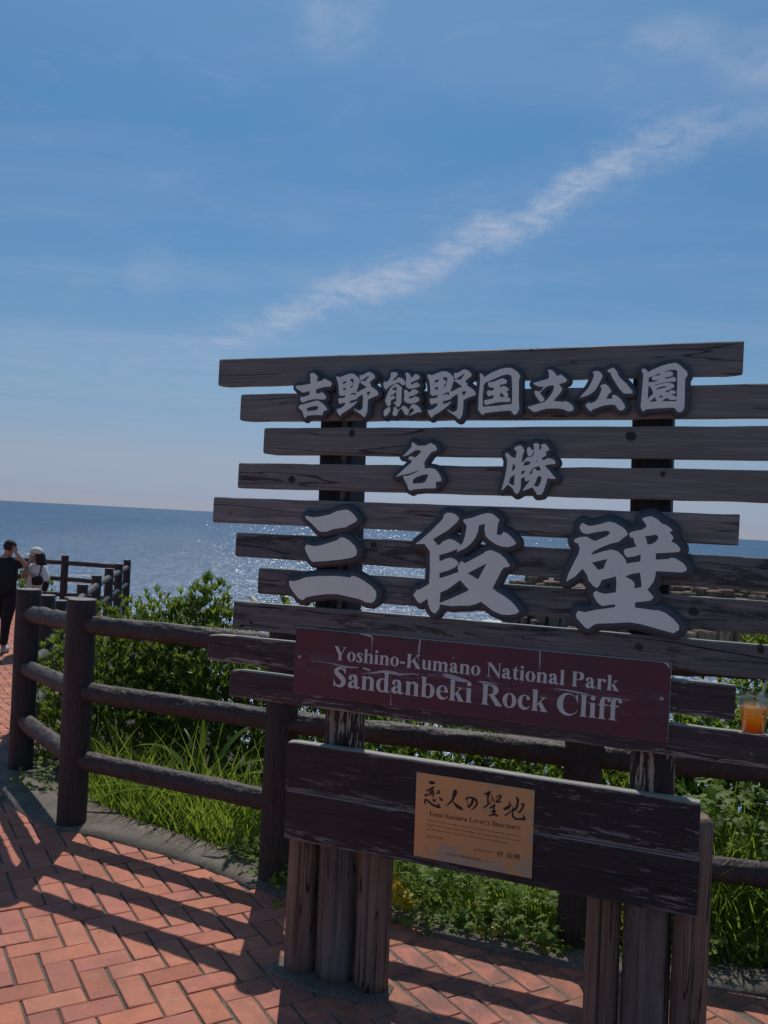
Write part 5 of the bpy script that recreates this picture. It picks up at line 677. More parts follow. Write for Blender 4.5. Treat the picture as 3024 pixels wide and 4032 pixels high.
# ---- copper plaque
plaque = solid('plaque', [[(-.9020, .786), (-.8975, .517), (-.5125, .5185), (-.5165, .789)]], -.0085, -.0045, PLAQUE, sign, .0006)
plaque['label'] = 'copper plaque with brush lettering'
for x, z in ((-.892, .775), (-.529, .777), (-.888, .530), (-.5255, .5345)): screw(x, z, .0036, -.0085, plaque)
for key in ('koi', 'hito', 'hirano', 'sei', 'chi'):
    st_ = [[(x * 1e-4, z * 1e-4, max(r * 1e-4 * 1.08, .0004)) for x, z, r in s] for s in TR['br'][key]]
    X, Y, gx, gy = grid_for([(q[0], q[1]) for s in st_ for q in s], .006, .0005)
    F = np.full(X.shape, 1e9)
    for s in st_: F = np.minimum(F, sd_brush(s, X, Y, 8))
    solid('brush_character', contour(F, gx, gy, .0005), -.0093, -.0084, INK, plaque)
text_line("Yumi Katsura Lover's Sanctuary", -.8570, -.5535, .6535, .6605, .0150, -.0090, -.0084, INK, plaque, 'script_line', .28, .00008, .00026)
def font_line(body, x0, x1, z0, z1, size, mat, slant=.28, name='text_line'):
    cu = bpy.data.curves.new(name, 'FONT'); cu.body = body; cu.size = size; cu.shear = slant; cu.fill_mode = 'FRONT'; cu.resolution_u = 2
    o = bpy.data.objects.new(name, cu); COL.objects.link(o)
    me = bpy.data.meshes.new_from_object(o.evaluated_get(bpy.context.evaluated_depsgraph_get())); bpy.data.objects.remove(o); bpy.data.curves.remove(cu)
    n = len(me.vertices); co = np.empty(n * 3); me.vertices.foreach_get('co', co); co = co.reshape(-1, 3)
    w = co[:, 0].max() - co[:, 0].min(); u = (co[:, 0] - co[:, 0].min()) / w
    co = np.stack([x0 + u * (x1 - x0), np.full(n, -.0089), z0 + (z1 - z0) * u + co[:, 1]], 1); me.vertices.foreach_set('co', co.ravel())
    me.materials.clear(); me.materials.append(mat); me.update(); me.name = name
    return link(bpy.data.objects.new(name, me), plaque)
font_line('Here I declare this land as "Lover\'s Sanctuary" to impart the joy and the', -.857, -.554, .6365, .6385, .0086, INK2)
font_line('magic of encounters, blissful marriages, and raising a happy home. I send', -.857, -.554, .6225, .6245, .0086, INK2)
font_line('my blessings to your encounters and wish you a wonderful future.', -.857, -.5895, .6085, .6105, .0086, INK2)
font_line('SINCE 2006', -.858, -.800, .5835, .586, .0100, INK2)
font_line('Bridal Mother', -.700, -.634, .5705, .5728, .0092, INK2)
font_line('桂 由美', -.625, -.550, .5675, .5695, .0190, INK, .1)
font_line('NPO法人 地域活性化支援センター', -.790, -.640, .5405, .5415, .0090, INK2, 0)

# ---- drink standing on the lowest slat
cupx, cupz = .0955, 1.0455
cup = thing('iced_drink', 'clear plastic cup of orange juice with straw standing on the lowest slat of the signboard', 'drink', (0, 0, 0))
cup.matrix_world = Matrix.Translation((SX, SY, 0)) @ Matrix.Rotation(-TH, 4, 'Z') @ Matrix.Translation((cupx, .017, cupz))
t = NT('clear_plastic'); PLASTIC = t.fin((.93, .96, .98), .06, None); t.b.inputs['Transmission Weight'].default_value = 1.0; t.b.inputs['IOR'].default_value = 1.12; t.b.inputs['Alpha'].default_value = .42
t = NT('orange_juice'); sp = t.n('ShaderNodeSeparateXYZ'); t.set(sp.inputs[0], t.coord()); vz = t.math('ADD', sp.outputs[2], t.math('MULTIPLY', t.noise(t.coord(), 40, 3), .012))
JUICE = t.fin(t.ramp(t.step(vz, .0, .076), [(0, (.66, .18, .02)), (.45, (.88, .30, .012)), (.78, (1.0, .50, .012)), (1, (.95, .58, .22))]), .3)
jc = t.b.inputs['Base Color'].links[0].from_socket; tl = t.n('ShaderNodeBsdfTranslucent'); t.t.links.new(jc, tl.inputs[0]); mx = t.n('ShaderNodeMixShader'); mx.inputs[0].default_value = .72; t.t.links.new(t.b.outputs[0], mx.inputs[1]); t.t.links.new(tl.outputs[0], mx.inputs[2]); t.t.links.new(mx.outputs[0], t.out.inputs[0])
t.b.inputs['Subsurface Weight'].default_value = .3; t.b.inputs['Subsurface Radius'].default_value = (.03, .012, .003); t.b.inputs['Subsurface Scale'].default_value = .6
def lathe(name, prof, mat, parent, n=40, smooth=True):
    V_ = [(r * math.cos(2 * math.pi * k / n), r * math.sin(2 * math.pi * k / n), z) for r, z in prof for k in range(n)]
    F_ = [(i * n + k, i * n + (k + 1) % n, (i + 1) * n + (k + 1) % n, (i + 1) * n + k) for i in range(len(prof) - 1) for k in range(n)]
    return mesh_obj(name, V_, F_, mat, parent, smooth)
lathe('cup_wall', [(.001, .0006), (.0285, .0006), (.0300, .003), (.0405, .096), (.0412, .098), (.0402, .0975), (.0293, .004), (.001, .0025)], PLASTIC, cup)
lathe('juice', [(.0005, .004), (.0286, .004), (.0366, .073), (.034, .0745), (.0005, .0748)], JUICE, cup)
lathe('rim', [(.0408, .094), (.0448, .0955), (.0452, .0975), (.0425, .0995), (.0395, .0990), (.0398, .096), (.0408, .094)], PLASTIC, cup)
lathe('lid', [(.0398, .0990), (.0385, .103), (.0375, .1125), (.0362, .1140), (.0345, .1125), (.034, .1085), (.010, .1075), (.0005, .1075)], PLASTIC, cup)
ICE = simple('ice', (.75, .75, .72), .15)
def tube(name, pts, r, mat, parent, n=10, close=True):
    V_, F_ = [], []; P = [Vector(p) for p in pts]
    rr = r if isinstance(r, (list, tuple)) else [r] * len(P)
    for i, p in enumerate(P):
        d = (P[min(i + 1, len(P) - 1)] - P[max(i - 1, 0)]).normalized(); a = d.orthogonal().normalized()
        if i and abs(a.dot(pa)) < .99: a = (pa - d * pa.dot(d)).normalized()
        pa = a; b = d.cross(a)
        for k in range(n): an = 2 * math.pi * k / n; V_.append(p + (a * math.cos(an) + b * math.sin(an)) * rr[i])
    for i in range(len(P) - 1):
        for k in range(n): F_.append((i * n + k, i * n + (k + 1) % n, (i + 1) * n + (k + 1) % n, (i + 1) * n + k))
    if close: F_.append(tuple(reversed(range(n)))); F_.append(tuple((len(P) - 1) * n + k for k in range(n)))
    return mesh_obj(name, V_, F_, mat, parent, True)
tube('straw', [(.014, -.004, .045), (.019, 0, .085), (.023, .002, .118), (.030, .006, .158)], .0031, simple('milky_straw', (.55, .55, .55), .3), cup, 10, False)
for q in range(7):
    a = random.uniform(0, 6.28); rr = random.uniform(.012, .031); s = random.uniform(.0025, .0045)
    bm = bmesh.new(); bmesh.ops.create_icosphere(bm, subdivisions=1, radius=s); me = bpy.data.meshes.new('ice_bit'); bm.to_mesh(me); bm.free(); me.materials.append(ICE)
    o = link(bpy.data.objects.new('ice_bit', me), cup); o.location = (rr * math.cos(a), rr * math.sin(a), .0755)
# printed mark on the cup
def curved_text(body, size, z, a0, mat):
    cu = bpy.data.curves.new('print', 'FONT'); cu.body = body; cu.size = size; cu.shear = .1
    o = bpy.data.objects.new('print', cu); COL.objects.link(o); me = bpy.data.meshes.new_from_object(o.evaluated_get(bpy.context.evaluated_depsgraph_get())); bpy.data.objects.remove(o)
    n = len(me.vertices); co = np.empty(n * 3); me.vertices.foreach_get('co', co); co = co.reshape(-1, 3); R = .0345 + (z - .045) * .113 + .0007
    a = a0 + co[:, 0] / R; co = np.stack([R * np.cos(a), R * np.sin(a), z + co[:, 1]], 1); me.vertices.foreach_set('co', co.ravel()); me.materials.clear(); me.materials.append(mat); me.update()
    return link(bpy.data.objects.new('printed_mark', me), cup)
CUPINK = simple('cup_ink', (.10, .02, .01), .5)
curved_text('Garten', .0095, .046, -1.15, CUPINK)
for (a0, z0_, z1_) in ((-1.05, .058, .068), (-.93, .058, .072), (-.80, .059, .066), (-.76, .059, .069)):
    R = .0345 + (z0_ - .045) * .113 + .0012; tube('printed_mark', [(R * math.cos(a0), R * math.sin(a0), z0_), ((R + .001) * math.cos(a0 + .06), (R + .001) * math.sin(a0 + .06), z1_)], .0005, CUPINK, cup, 5)

# ---------------------------------------------------------------- ground levels
def sstep(a, b, x): t_ = min(1, max(0, (x - a) / (b - a))); return t_ * t_ * (3 - 2 * t_)
def gz(x, y): return -.56 * sstep(4.5, 10.2, y)
FL = [(-9.6, 18.35), (-6.43, 17.86), (-5.04, 17.44), (-4.80, 16.1), (-4.57, 14.8), (-4.26, 13.2), (-3.92, 11.6), (-3.47, 9.9), (-3.12, 8.6), (-2.74, 7.25), (-2.13, 5.35), (-1.48, 4.40), (-.397, 3.87), (.83, 3.42), (2.1, 3.15), (3.5, 2.95), (5.0, 2.8)]
KERB_IN = [(-14, 18.6), (-6.5, 17.72), (-5.17, 17.35), (-4.95, 16.1), (-4.72, 14.8), (-4.41, 13.2), (-4.07, 11.6), (-3.62, 9.9), (-3.27, 8.6), (-2.90, 7.2), (-2.30, 5.3), (-2.02, 4.82), (-1.72, 4.42), (-1.37, 4.26), (-1.03, 4.11), (-.76, 3.96), (-.60, 3.88), (-.45, 3.70), (.09, 3.54), (.43, 3.33), (.77, 3.19), (1.27, 3.13), (1.46, 3.08), (3.5, 2.80), (14, 2.2)]
KERB_OUT = [(-14, 19.1), (-6.4, 18.1), (-4.85, 17.65), (-4.55, 16.1), (-4.32, 14.8), (-4.0, 13.2), (-3.66, 11.6), (-3.22, 9.9), (-2.87, 8.6), (-2.50, 7.3), (-1.92, 5.5), (-1.50, 4.76), (-1.29, 4.56), (-1.05, 4.40), (-.89, 4.31), (-.71, 4.20), (-.50, 4.02), (-.2, 3.82), (.25, 3.62), (.62, 3.46), (1.0, 3.36), (1.5, 3.28), (2.0, 3.2), (3.5, 3.12), (14, 2.5)]
def resample(P, n):
    P = np.array(P, float); d = np.r_[0, np.cumsum(np.hypot(*np.diff(P, axis=0).T))]; u = np.linspace(0, d[-1], n)
    return np.c_[np.interp(u, d, P[:, 0]), np.interp(u, d, P[:, 1])]
def inside_poly(x, y, P):
    c = False; n = len(P); j = n - 1
    for i in range(n):
        if (P[i][1] > y) != (P[j][1] > y) and x < (P[j][0] - P[i][0]) * (y - P[i][1]) / (P[j][1] - P[i][1]) + P[i][0]: c = not c
        j = i
    return c
def dist_line(x, y, P):
    p = np.array(P); a, b = p[:-1], p[1:]; e = b - a; tt = np.clip(((x - a[:, 0]) * e[:, 0] + (y - a[:, 1]) * e[:, 1]) / (e ** 2).sum(1), 0, 1)
    return np.hypot(x - a[:, 0] - tt * e[:, 0], y - a[:, 1] - tt * e[:, 1]).min()
PLAZA = KERB_IN + [(14, -14), (-14, -14)]
PLAZA_X = KERB_OUT + [(14, -14), (-14, -14)]

# joint bed under the bricks
def ground_sheet(name, poly_in, zoff, mat, res=.35):
    bm = bmesh.new(); vs = [bm.verts.new((x, y, 0)) for x, y in poly_in]; f = bm.faces.new(vs)
    bmesh.ops.triangulate(bm, faces=[f])
    for ax, lo, hi in ((1, 3.5, 18.5),):
        y = lo
        while y < hi:
            g = bm.verts[:] + bm.edges[:] + bm.faces[:]
            bmesh.ops.bisect_plane(bm, geom=g, plane_co=(0, y, 0), plane_no=(0, 1, 0)); y += .5
    for v in bm.verts: v.co.z = gz(v.co.x, v.co.y) + zoff
    bmesh.ops.recalc_face_normals(bm, faces=bm.faces)
    me = bpy.data.meshes.new(name); bm.to_mesh(me); bm.free(); me.materials.append(mat)
    if me.polygons[0].normal.z < 0: me.flip_normals()
    return kind(link(bpy.data.objects.new(name, me)), 'structure')
paving = ground_sheet('brick_paving', PLAZA, -.0060, JOINT)
# herringbone bricks
W = .0967; PHI = R_(30.7); OX, OY = -1.297, 3.375
av = (math.cos(PHI), math.sin(PHI)); bv = (math.sin(PHI), -math.cos(PHI))
def lat(u, v): return (OX + W * (u * av[0] + v * bv[0]), OY + W * (u * av[1] + v * bv[1]))
GU, GV = .0050, .0019                           # half joints across the two courses
def brick_geo(hl, hw, seed):
    rnd = random.Random(seed); e = .0032; V_ = []
    jj = lambda s: rnd.uniform(-s, s)
    for z, ins in ((-.055, 0), (-e, 0), (0, e)):
        for sx, sy in ((-1, -1), (1, -1), (1, 1), (-1, 1)): V_.append((sx * (hl - ins) + jj(.0011), sy * (hw - ins) + jj(.0011), z + (jj(.0012) if z == 0 else 0)))
    F_ = [(8, 9, 10, 11)]
    for a in (0, 4):
        for k in range(4): F_.append((a + k, a + (k + 1) % 4, a + 4 + (k + 1) % 4, a + 4 + k))
    return V_, F_
bmeshes = []
for i in range(24):
    V_, F_ = brick_geo(W - GU, W / 2 - GV, i) if i % 2 else brick_geo(W - GV, W / 2 - GU, i); me = bpy.data.meshes.new('brick'); me.from_pydata(V_, [], F_); me.materials.append(BRICK_O); me.update(); bmeshes.append(me)
cands = []
CAMP = Vector((0, 0, CAM_H))
for u in range(-230, 70):
    pass
seen = set()
for k in range(-260, 120):
    for m in range(-90, 90):
        for H in (0, 1):
            uu, vv = (k + .5, k + 4 * m + 1) if H == 0 else (k + 2, k + 4 * m + .5)
            x, y = lat(uu, vv)
            if y < .7 or y > 17.9: continue
            if y < 5 and not (-3.6 < x < 3.2): continue
            if y >= 5 and not (x > -.62 * y - .8 and x < -1.5): continue
            if not (inside_poly(x, y, PLAZA) or (dist_line(x, y, KERB_IN) < .05)): continue
            cands.append((x, y, H))
def on_screen(x, y, z=0):
    v = Vector((x, y, z)) - CAMP; w = v.dot(Fv)
    if w < .3: return False, 0
    px, py = 1512 + FPX * v.dot(Rv) / w, 2016 - FPX * v.dot(Uv) / w
    return (-60 < px < 3084 and -60 < py < 4092), 1 / w
cands.sort(key=lambda c: -(on_screen(c[0], c[1])[0] * 100 + on_screen(c[0], c[1])[1]))
BV, BF = [], []
rb = random.Random(11)
for i, (x, y, H) in enumerate(cands):
    z = gz(x, y); tilt = -(gz(x, y + .2) - gz(x, y - .2)) / .4
    ang_ = (PHI if H else PHI - math.pi / 2) + rb.gauss(0, .008); dz = rb.gauss(0, .0012)
    Mx = Matrix.Translation((x + rb.gauss(0, .0009), y + rb.gauss(0, .0009), z + dz)) @ Matrix.Rotation(-tilt, 4, 'X') @ Matrix.Rotation(rb.gauss(0, .0045), 4, 'X') @ Matrix.Rotation(rb.gauss(0, .0045), 4, 'Y') @ Matrix.Rotation(ang_, 4, 'Z')
    if i < 300:
        o = bpy.data.objects.new('brick', bmeshes[2 * rb.randrange(12) + H]); link(o, paving); o.matrix_world = Mx
    else:
        a_, b_ = (W - GU, W / 2 - GV) if H else (W - GV, W / 2 - GU)
        if y > 7: V_, F_ = [(sx * (a_ - .001), sy * (b_ - .001), zz) for zz in (-.03, 0) for sx, sy in ((-1, -1), (1, -1), (1, 1), (-1, 1))], [(4, 5, 6, 7)] + [(k, (k + 1) % 4, 4 + (k + 1) % 4, 4 + k) for k in range(4)]
        else: V_, F_ = brick_geo(a_, b_, i)
        b0 = len(BV); BV += [Mx @ Vector(v) for v in V_]; BF += [tuple(q + b0 for q in f) for f in F_]
o = mesh_obj('bricks', BV, BF, BRICK_I, paving); kind(o, 'stuff')

# mortar worked into the joints under and right of the sign
mb = [(-.62, 1.0), (-.50, 1.7), (-.58, 2.2), (-.42, 2.6), (-.46, 2.95), (-.25, 3.15), (-.30, 3.4), (-.1, 3.6), (.3, 3.5), (.9, 3.3), (3.1, 3.0), (3.1, 1.0)]
bm = bmesh.new(); bm.faces.new([bm.verts.new((x, y, -.0034)) for x, y in mb]); bmesh.ops.triangulate(bm, faces=bm.faces[:]); bmesh.ops.recalc_face_normals(bm, faces=bm.faces[:])
me = bpy.data.meshes.new('mortar'); bm.to_mesh(me); bm.free(); me.materials.append(CONCRETE)
if me.polygons[0].normal.z < 0: me.flip_normals()
kind(link(bpy.data.objects.new('mortar', me)), 'structure')
# concrete strip the fence stands in
n = 150; A_ = resample(KERB_IN, n); B_ = resample(KERB_OUT, n); V_, F_ = [], []
# pair points by nearest on outer line
for i in range(n):
    a = A_[i]; j = np.hypot(*(B_ - a).T).argmin(); b = B_[j]
    V_ += [(a[0], a[1], gz(*a) - .04), (a[0] + .008 * noise.noise((i * .7, 0, 0)), a[1] + .012 * noise.noise((i * .9, 3, 0)), gz(*a) + .006)]
    for q in (.33, .66): x, y = a * (1 - q) + b * q; V_.append((x, y, gz(x, y) + .010 + .006 * noise.noise((x * 4, y * 4, 0))))
    V_ += [(b[0], b[1], gz(*b) + .008), (b[0], b[1], gz(*b) - .15)]
for i in range(n - 1):
    for k in range(5): F_.append((i * 6 + k, (i + 1) * 6 + k, (i + 1) * 6 + k + 1, i * 6 + k + 1))
strip = kind(mesh_obj('kerb', V_, F_, CONCRETE, None, True), 'structure')
bm = bmesh.new(); bm.from_mesh(strip.data); bmesh.ops.recalc_face_normals(bm, faces=bm.faces); bm.to_mesh(strip.data); bm.free()
# cement footings of the sign legs
def footing(pts, cx, cy):
    Mi = Matrix.Translation((SX, SY, 0)) @ Matrix.Rotation(-TH, 4, 'Z'); V_ = []; n = len(pts)
    for z, s in ((-.02, 1.02), (.004, 1.0), (.0095, .93)):
        for k, (x, y) in enumerate(pts): V_.append(Mi @ Vector((cx + (x - cx) * s + .004 * noise.noise((k, z * 50, 1)), cy + (y - cy) * s, z)))
    F_ = [tuple(range(2 * n, 3 * n))] + [(a * n + k, a * n + (k + 1) % n, (a + 1) * n + (k + 1) % n, (a + 1) * n + k) for a in (0, 1) for k in range(n)]
    return kind(mesh_obj('concrete_footing', V_, F_, CONCRETE), 'structure')
footing([(-1.44, .05), (-1.395, .01), (-1.33, .005), (-1.27, -.022), (-1.20, -.028), (-1.13, -.018), (-1.06, -.012), (-1.01, -.002), (-.992, .02), (-.985, .05), (-.99, .13), (-1.1, .19), (-1.3, .18), (-1.42, .13)], -1.2, .08)
footing([(-.38, .03), (-.32, -.005), (-.24, -.02), (-.16, -.03), (-.09, -.015), (-.02, -.01), (.05, .02), (.05, .14), (-.1, .19), (-.3, .17), (-.38, .11)], -.17, .08)
# loose pebbles and crumbs on the paving
PEB = simple('pebble_stone', (.34, .32, .29), .8, 0, .3, 50); V_, F_ = [], []
rp = random.Random(5)
for _ in range(420):
    x, y = rp.uniform(-1.9, 2.0), rp.uniform(2.0, 4.7)
    dk = dist_line(x, y, KERB_IN)
    if not inside_poly(x, y, PLAZA_X) or rp.random() > (1.0 if dk < .35 else .22): continue
    s = rp.uniform(.0015, .0042) * (1.5 if rp.random() < .06 else 1); b0 = len(V_); z = .001 if inside_poly(x, y, PLAZA) else .012
    for dx, dy, dz in ((1, 0, 0), (0, 1, 0), (-1, 0, 0), (0, -1, 0), (0, 0, .8)): V_.append((x + s * dx * rp.uniform(.7, 1.2), y + s * dy * rp.uniform(.7, 1.2), z + s * dz))
    F_ += [(b0, b0 + 1, b0 + 4), (b0 + 1, b0 + 2, b0 + 4), (b0 + 2, b0 + 3, b0 + 4), (b0 + 3, b0, b0 + 4)]
kind(mesh_obj('gravel', V_, F_, PEB), 'stuff')

# ---------------------------------------------------------------- fences of cast concrete logs
def rail(name, a, b, r, parent, seed, mat=FENCE_RAIL, nz=60, na=22, rough=.0052, ends=True):
    a, b = Vector(a), Vector(b); d = (b - a); L = d.length; d.normalize(); s = d.cross(Vector((0, 0, 1))).normalized(); u = s.cross(d)
    nz = max(8, int(nz * min(1, L / 1.2) + .5)); V_, F_ = [], []
    for k in range(nz + 1):
        c = a + d * (L * k / nz); e = min(k, nz - k) * L / nz
        rr = r * (1 - .12 * math.exp(-e / .02) if ends else 1)
        for j in range(na):
            an = 2 * math.pi * j / na; n1 = noise.noise((math.cos(an) * 1.6 + seed, math.sin(an) * 1.6, k * L / nz * 9)); n2 = noise.noise((math.cos(an) * 4 + seed, math.sin(an) * 4, k * L / nz * 22))
            n3 = noise.noise((math.cos(an) * 2.6 + seed, math.sin(an) * 2.6 + 7, k * L / nz * 13 + n1)); q = rr + rough * (.8 * n1 + 1.5 * (.35 - abs(n3)) + .5 * abs(n2)); V_.append(c + (s * math.cos(an) + u * math.sin(an)) * q)
    for k in range(nz):
        for j in range(na): F_.append((k * na + j, k * na + (j + 1) % na, (k + 1) * na + (j + 1) % na, (k + 1) * na + j))
    F_.append(tuple(range(na))); F_.append(tuple(nz * na + j for j in reversed(range(na))))
    me_o = mesh_obj(name, V_, F_, mat, parent, True); return me_o
def fence(posts, label, h=1.1, r=.0715, detail=1.0, rz=(.33, .685, 1.0), rails_skip=(), lean=-.0085):
    x0, y0 = posts[0][:2]; root = thing('log_fence', label, 'fence', (0, 0, 0))
    for i, p in enumerate(posts):
        x, y = p[:2]; hh = p[2] if len(p) > 2 else h; z0 = gz(x, y)
        if not (len(p) > 3 and p[3]):
            log('post', x, y, r, z0 - .15, z0 + hh, FENCE_POST, (lean, 0), root, seed=i + int(x * 10), nz=int(40 * detail) + 4, na=int(40 * detail) + 8, chamfer=.004, wob=.0032, top_mat=FENCE_TOP)
    for i in range(len(posts) - 1):
        if i in rails_skip: continue
        a, b = posts[i], posts[i + 1]
        za = a[4] if len(a) > 4 else rz; zb = b[4] if len(b) > 4 else rz
        for k in range(3):
            p1 = Vector((a[0], a[1], gz(a[0], a[1]) + za[k])); p2 = Vector((b[0], b[1], gz(b[0], b[1]) + zb[k])); d = (p2 - p1).normalized()
            rail('rail', p1 + d * (r * .55), p2 - d * (r * .55), .0455, root, i * 3.7 + k, nz=int(130 * detail), na=int(34 * detail) + 4)
    return root
RZ = (.325, .670, 1.000)
near = fence([(-2.13, 5.35, 1.10, False, (.30, .62, .95)), (-1.48, 4.40, 1.125, False, (.325, .665, 1.0)), (-.397, 3.87, 1.11, False, (.335, .69, 1.02)), (.83, 3.42, 1.18, False, (.345, .725, 1.10)), (2.1, 3.15, 1.22, False, (.36, .76, 1.15)), (3.5, 2.95, 1.22, False, (.36, .76, 1.15))],
             'brown log fence running from the left corner behind the signboard', detail=1.0)
far_l = [(-2.13, 5.35, 1.1, True), (-2.74, 7.25), (-3.12, 8.6), (-3.47, 9.9), (-3.92, 11.6), (-4.26, 13.2), (-4.57, 14.8), (-4.80, 16.1), (-5.04, 17.44)]
fence(far_l, 'brown log fence receding along the left edge of the terrace', detail=.6, rz=(.30, .62, .95))
fence([(-5.04, 17.44, 1.1, True), (-6.43, 17.86), (-8.0, 18.1), (-9.6, 18.35)], 'brown log fence across the far end of the terrace behind the two people', detail=.5, rz=(.30, .62, .95))

# ---------------------------------------------------------------- land beyond the fence, sea, headland
nx_, ny_ = 150, 110; xs = np.linspace(-16, 34, nx_); ys = np.linspace(2.2, 60, ny_) ** 1.0
ys = 2.2 + (np.linspace(0, 1, ny_) ** 1.7) * 60
V_, F_ = [], []
for y in ys:
    for x in xs:
        if inside_poly(x, y, PLAZA_X): z = gz(x, y) - .12
        else:
            d = dist_line(x, y, KERB_OUT); lo = gz(x, y) if y < 18 else -.56
            st_ = 3.4 - 3.0 * sstep(5.5, 9.5, y) * (1 if x < 3 else 0)
            z = lo * (1 if x < 0 else 0) - .03 - .10 * d - 34 * sstep(st_, st_ + 11, d) + .05 * noise.noise((x * 1.3, y * 1.3, 0))
        V_.append((x, y, z))
for j in range(ny_ - 1):
    for i in range(nx_ - 1): F_.append((j * nx_ + i, j * nx_ + i + 1, (j + 1) * nx_ + i + 1, (j + 1) * nx_ + i))
kind(mesh_obj('cliff_ground', V_, F_, SOIL, None, True), 'structure')

t = NT('sea_water'); gp = t.n('ShaderNodeNewGeometry').outputs['Position']
mp = t.n('ShaderNodeMapping'); mp.inputs['Scale'].default_value = (1, .8, 1); t.set(mp.inputs[0], gp); wv = mp.outputs[0]
big = t.noise(wv, .05, 3, .55, .5); med = t.noise(wv, .33, 4, .6, .4); sm = t.noise(wv, 2.2, 4, .65); 
h = t.math('ADD', t.math('MULTIPLY', big, 3.0), t.math('ADD', t.math('MULTIPLY', med, 1.1), t.math('MULTIPLY', sm, .34)))
foam = t.step(t.noise(wv, .9, 5, .7, .6), .70, .76)
colr = t.mix(t.step(med, .35, .7), (.006, .050, .125), (.016, .095, .20))
patch = t.step(t.noise(t.coord('Object', (.004, .0016, 1)), 1, 4, .6, .6), .35, .65)
nb = t.bump(h, .8, 1.0)
SEA = t.fin(t.mix(t.math('MULTIPLY', patch, .6), t.mix(t.step(med, .3, .7), (.034, .094, .190), (.054, .138, .25)), (.062, .156, .275)), .6, nb, 0, 0.0)
gl = t.n('ShaderNodeBsdfGlossy'); gl.inputs['Roughness'].default_value = .22; t.t.links.new(nb, gl.inputs['Normal']); mx = t.n('ShaderNodeMixShader'); mx.inputs[0].default_value = .16
t.t.links.new(t.b.outputs[0], mx.inputs[1]); t.t.links.new(gl.outputs[0], mx.inputs[2]); t.t.links.new(mx.outputs[0], t.out.inputs[0])
SEAZ = -32.0
t = NT('sun_glint_water'); GLINT = t.fin((.02, .09, .17), .33, None, 0, .5)  # small facets added on the sea, tilted to mirror the sun as glints
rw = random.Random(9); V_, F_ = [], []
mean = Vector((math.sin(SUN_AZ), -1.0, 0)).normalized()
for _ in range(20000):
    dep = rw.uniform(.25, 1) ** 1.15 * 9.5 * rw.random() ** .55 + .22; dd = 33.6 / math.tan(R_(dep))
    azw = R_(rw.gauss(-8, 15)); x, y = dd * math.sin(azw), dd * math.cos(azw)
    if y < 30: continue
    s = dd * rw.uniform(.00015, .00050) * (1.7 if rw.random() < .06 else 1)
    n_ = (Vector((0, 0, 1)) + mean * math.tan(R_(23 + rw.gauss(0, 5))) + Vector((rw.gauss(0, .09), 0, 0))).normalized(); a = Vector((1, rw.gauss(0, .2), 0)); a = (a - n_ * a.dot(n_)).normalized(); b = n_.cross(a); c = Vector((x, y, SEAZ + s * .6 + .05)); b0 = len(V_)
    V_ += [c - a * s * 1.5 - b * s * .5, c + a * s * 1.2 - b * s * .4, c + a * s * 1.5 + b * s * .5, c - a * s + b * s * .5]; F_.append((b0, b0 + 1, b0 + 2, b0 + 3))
kind(mesh_obj('sun_glints', V_, F_, GLINT), 'stuff')
Vs, Fs = [], []
rad = [0, 60, 150, 400, 1200, 4000, 12000, 40000]
V_ = [(x, y, SEAZ) for x, y in ((-40000, -200), (40000, -200), (40000, 45000), (-40000, 45000))]
kind(mesh_obj('sea', V_, [(0, 1, 2, 3)], SEA), 'structure')

t = NT('columnar_rock'); gp = t.n('ShaderNodeNewGeometry').outputs['Position']; mp = t.n('ShaderNodeMapping'); mp.inputs['Scale'].default_value = (1, 1, .22); t.set(mp.inputs[0], gp)
a = t.noise(mp.outputs[0], .55, 5, .65, .5); b = t.noise(gp, .25, 4, .6); isl = t.n('ShaderNodeNewGeometry').outputs['Random Per Island']
colr = t.mix(t.step(a, .3, .7), (.070, .048, .036), (.25, .170, .115)); colr = t.mix(t.math('MULTIPLY', isl, .5), colr, (.20, .14, .10)); colr = t.mix(t.step(b, .55, .7), colr, (.08, .062, .05))
ROCK = t.fin(colr, .9, t.bump(a, .8, .6))
FOAM = simple('sea_foam', (.75, .78, .78), .9, 0, .1, .5)
rk = random.Random(3)
V_, F_ = [], []
def column(x, y, w, d, z0, z1):
    b0 = len(V_); a0 = rk.uniform(-.3, .3); n = rk.choice((5, 6))
    for zz, s in ((z0, 1.12), (z0 * .5 + z1 * .5, 1.0), (z1 - .4, .96), (z1, .82)):
        for k in range(n): an = a0 + 2 * math.pi * k / n; V_.append((x + w * s * math.cos(an) * rk.uniform(.9, 1.1), y + d * s * math.sin(an), zz + rk.uniform(-.25, .25) * (zz == z1)))
    for q in range(3):
        for k in range(n): F_.append((b0 + q * n + k, b0 + q * n + (k + 1) % n, b0 + (q + 1) * n + (k + 1) % n, b0 + (q + 1) * n + k))
    F_.append(tuple(b0 + 3 * n + k for k in range(n)))
def prof(x):                                    # crest height along the headland
    if x < 51: return -19.5 + (x - 46) * .35
    return -15.6 + 4.6 * sstep(62, 100, x) + 2.0 * sstep(100, 140, x) + 1.0 * noise.noise((x * .08, 0, 0)) + .7 * noise.noise((x * .4, 5, 0)) + max(0, (x - 110)) * .03
x = 47.0
while x < 330:
    for row in range(7):
        yy = 318 - row * 7 - max(0, x - 60) * .12 + rk.uniform(-2, 2); top = prof(x) - row * (1.9 if row < 5 else 2.6) + rk.uniform(-1.3, .9)
        if row > 0 and x < 52 + row * 2.5: continue
        if top > SEAZ + .5: column(x + rk.uniform(-1, 1), yy, rk.uniform(2.4, 4.4), rk.uniform(3.0, 5.2), SEAZ - 2, top)
    x += rk.uniform(2.8, 4.4)
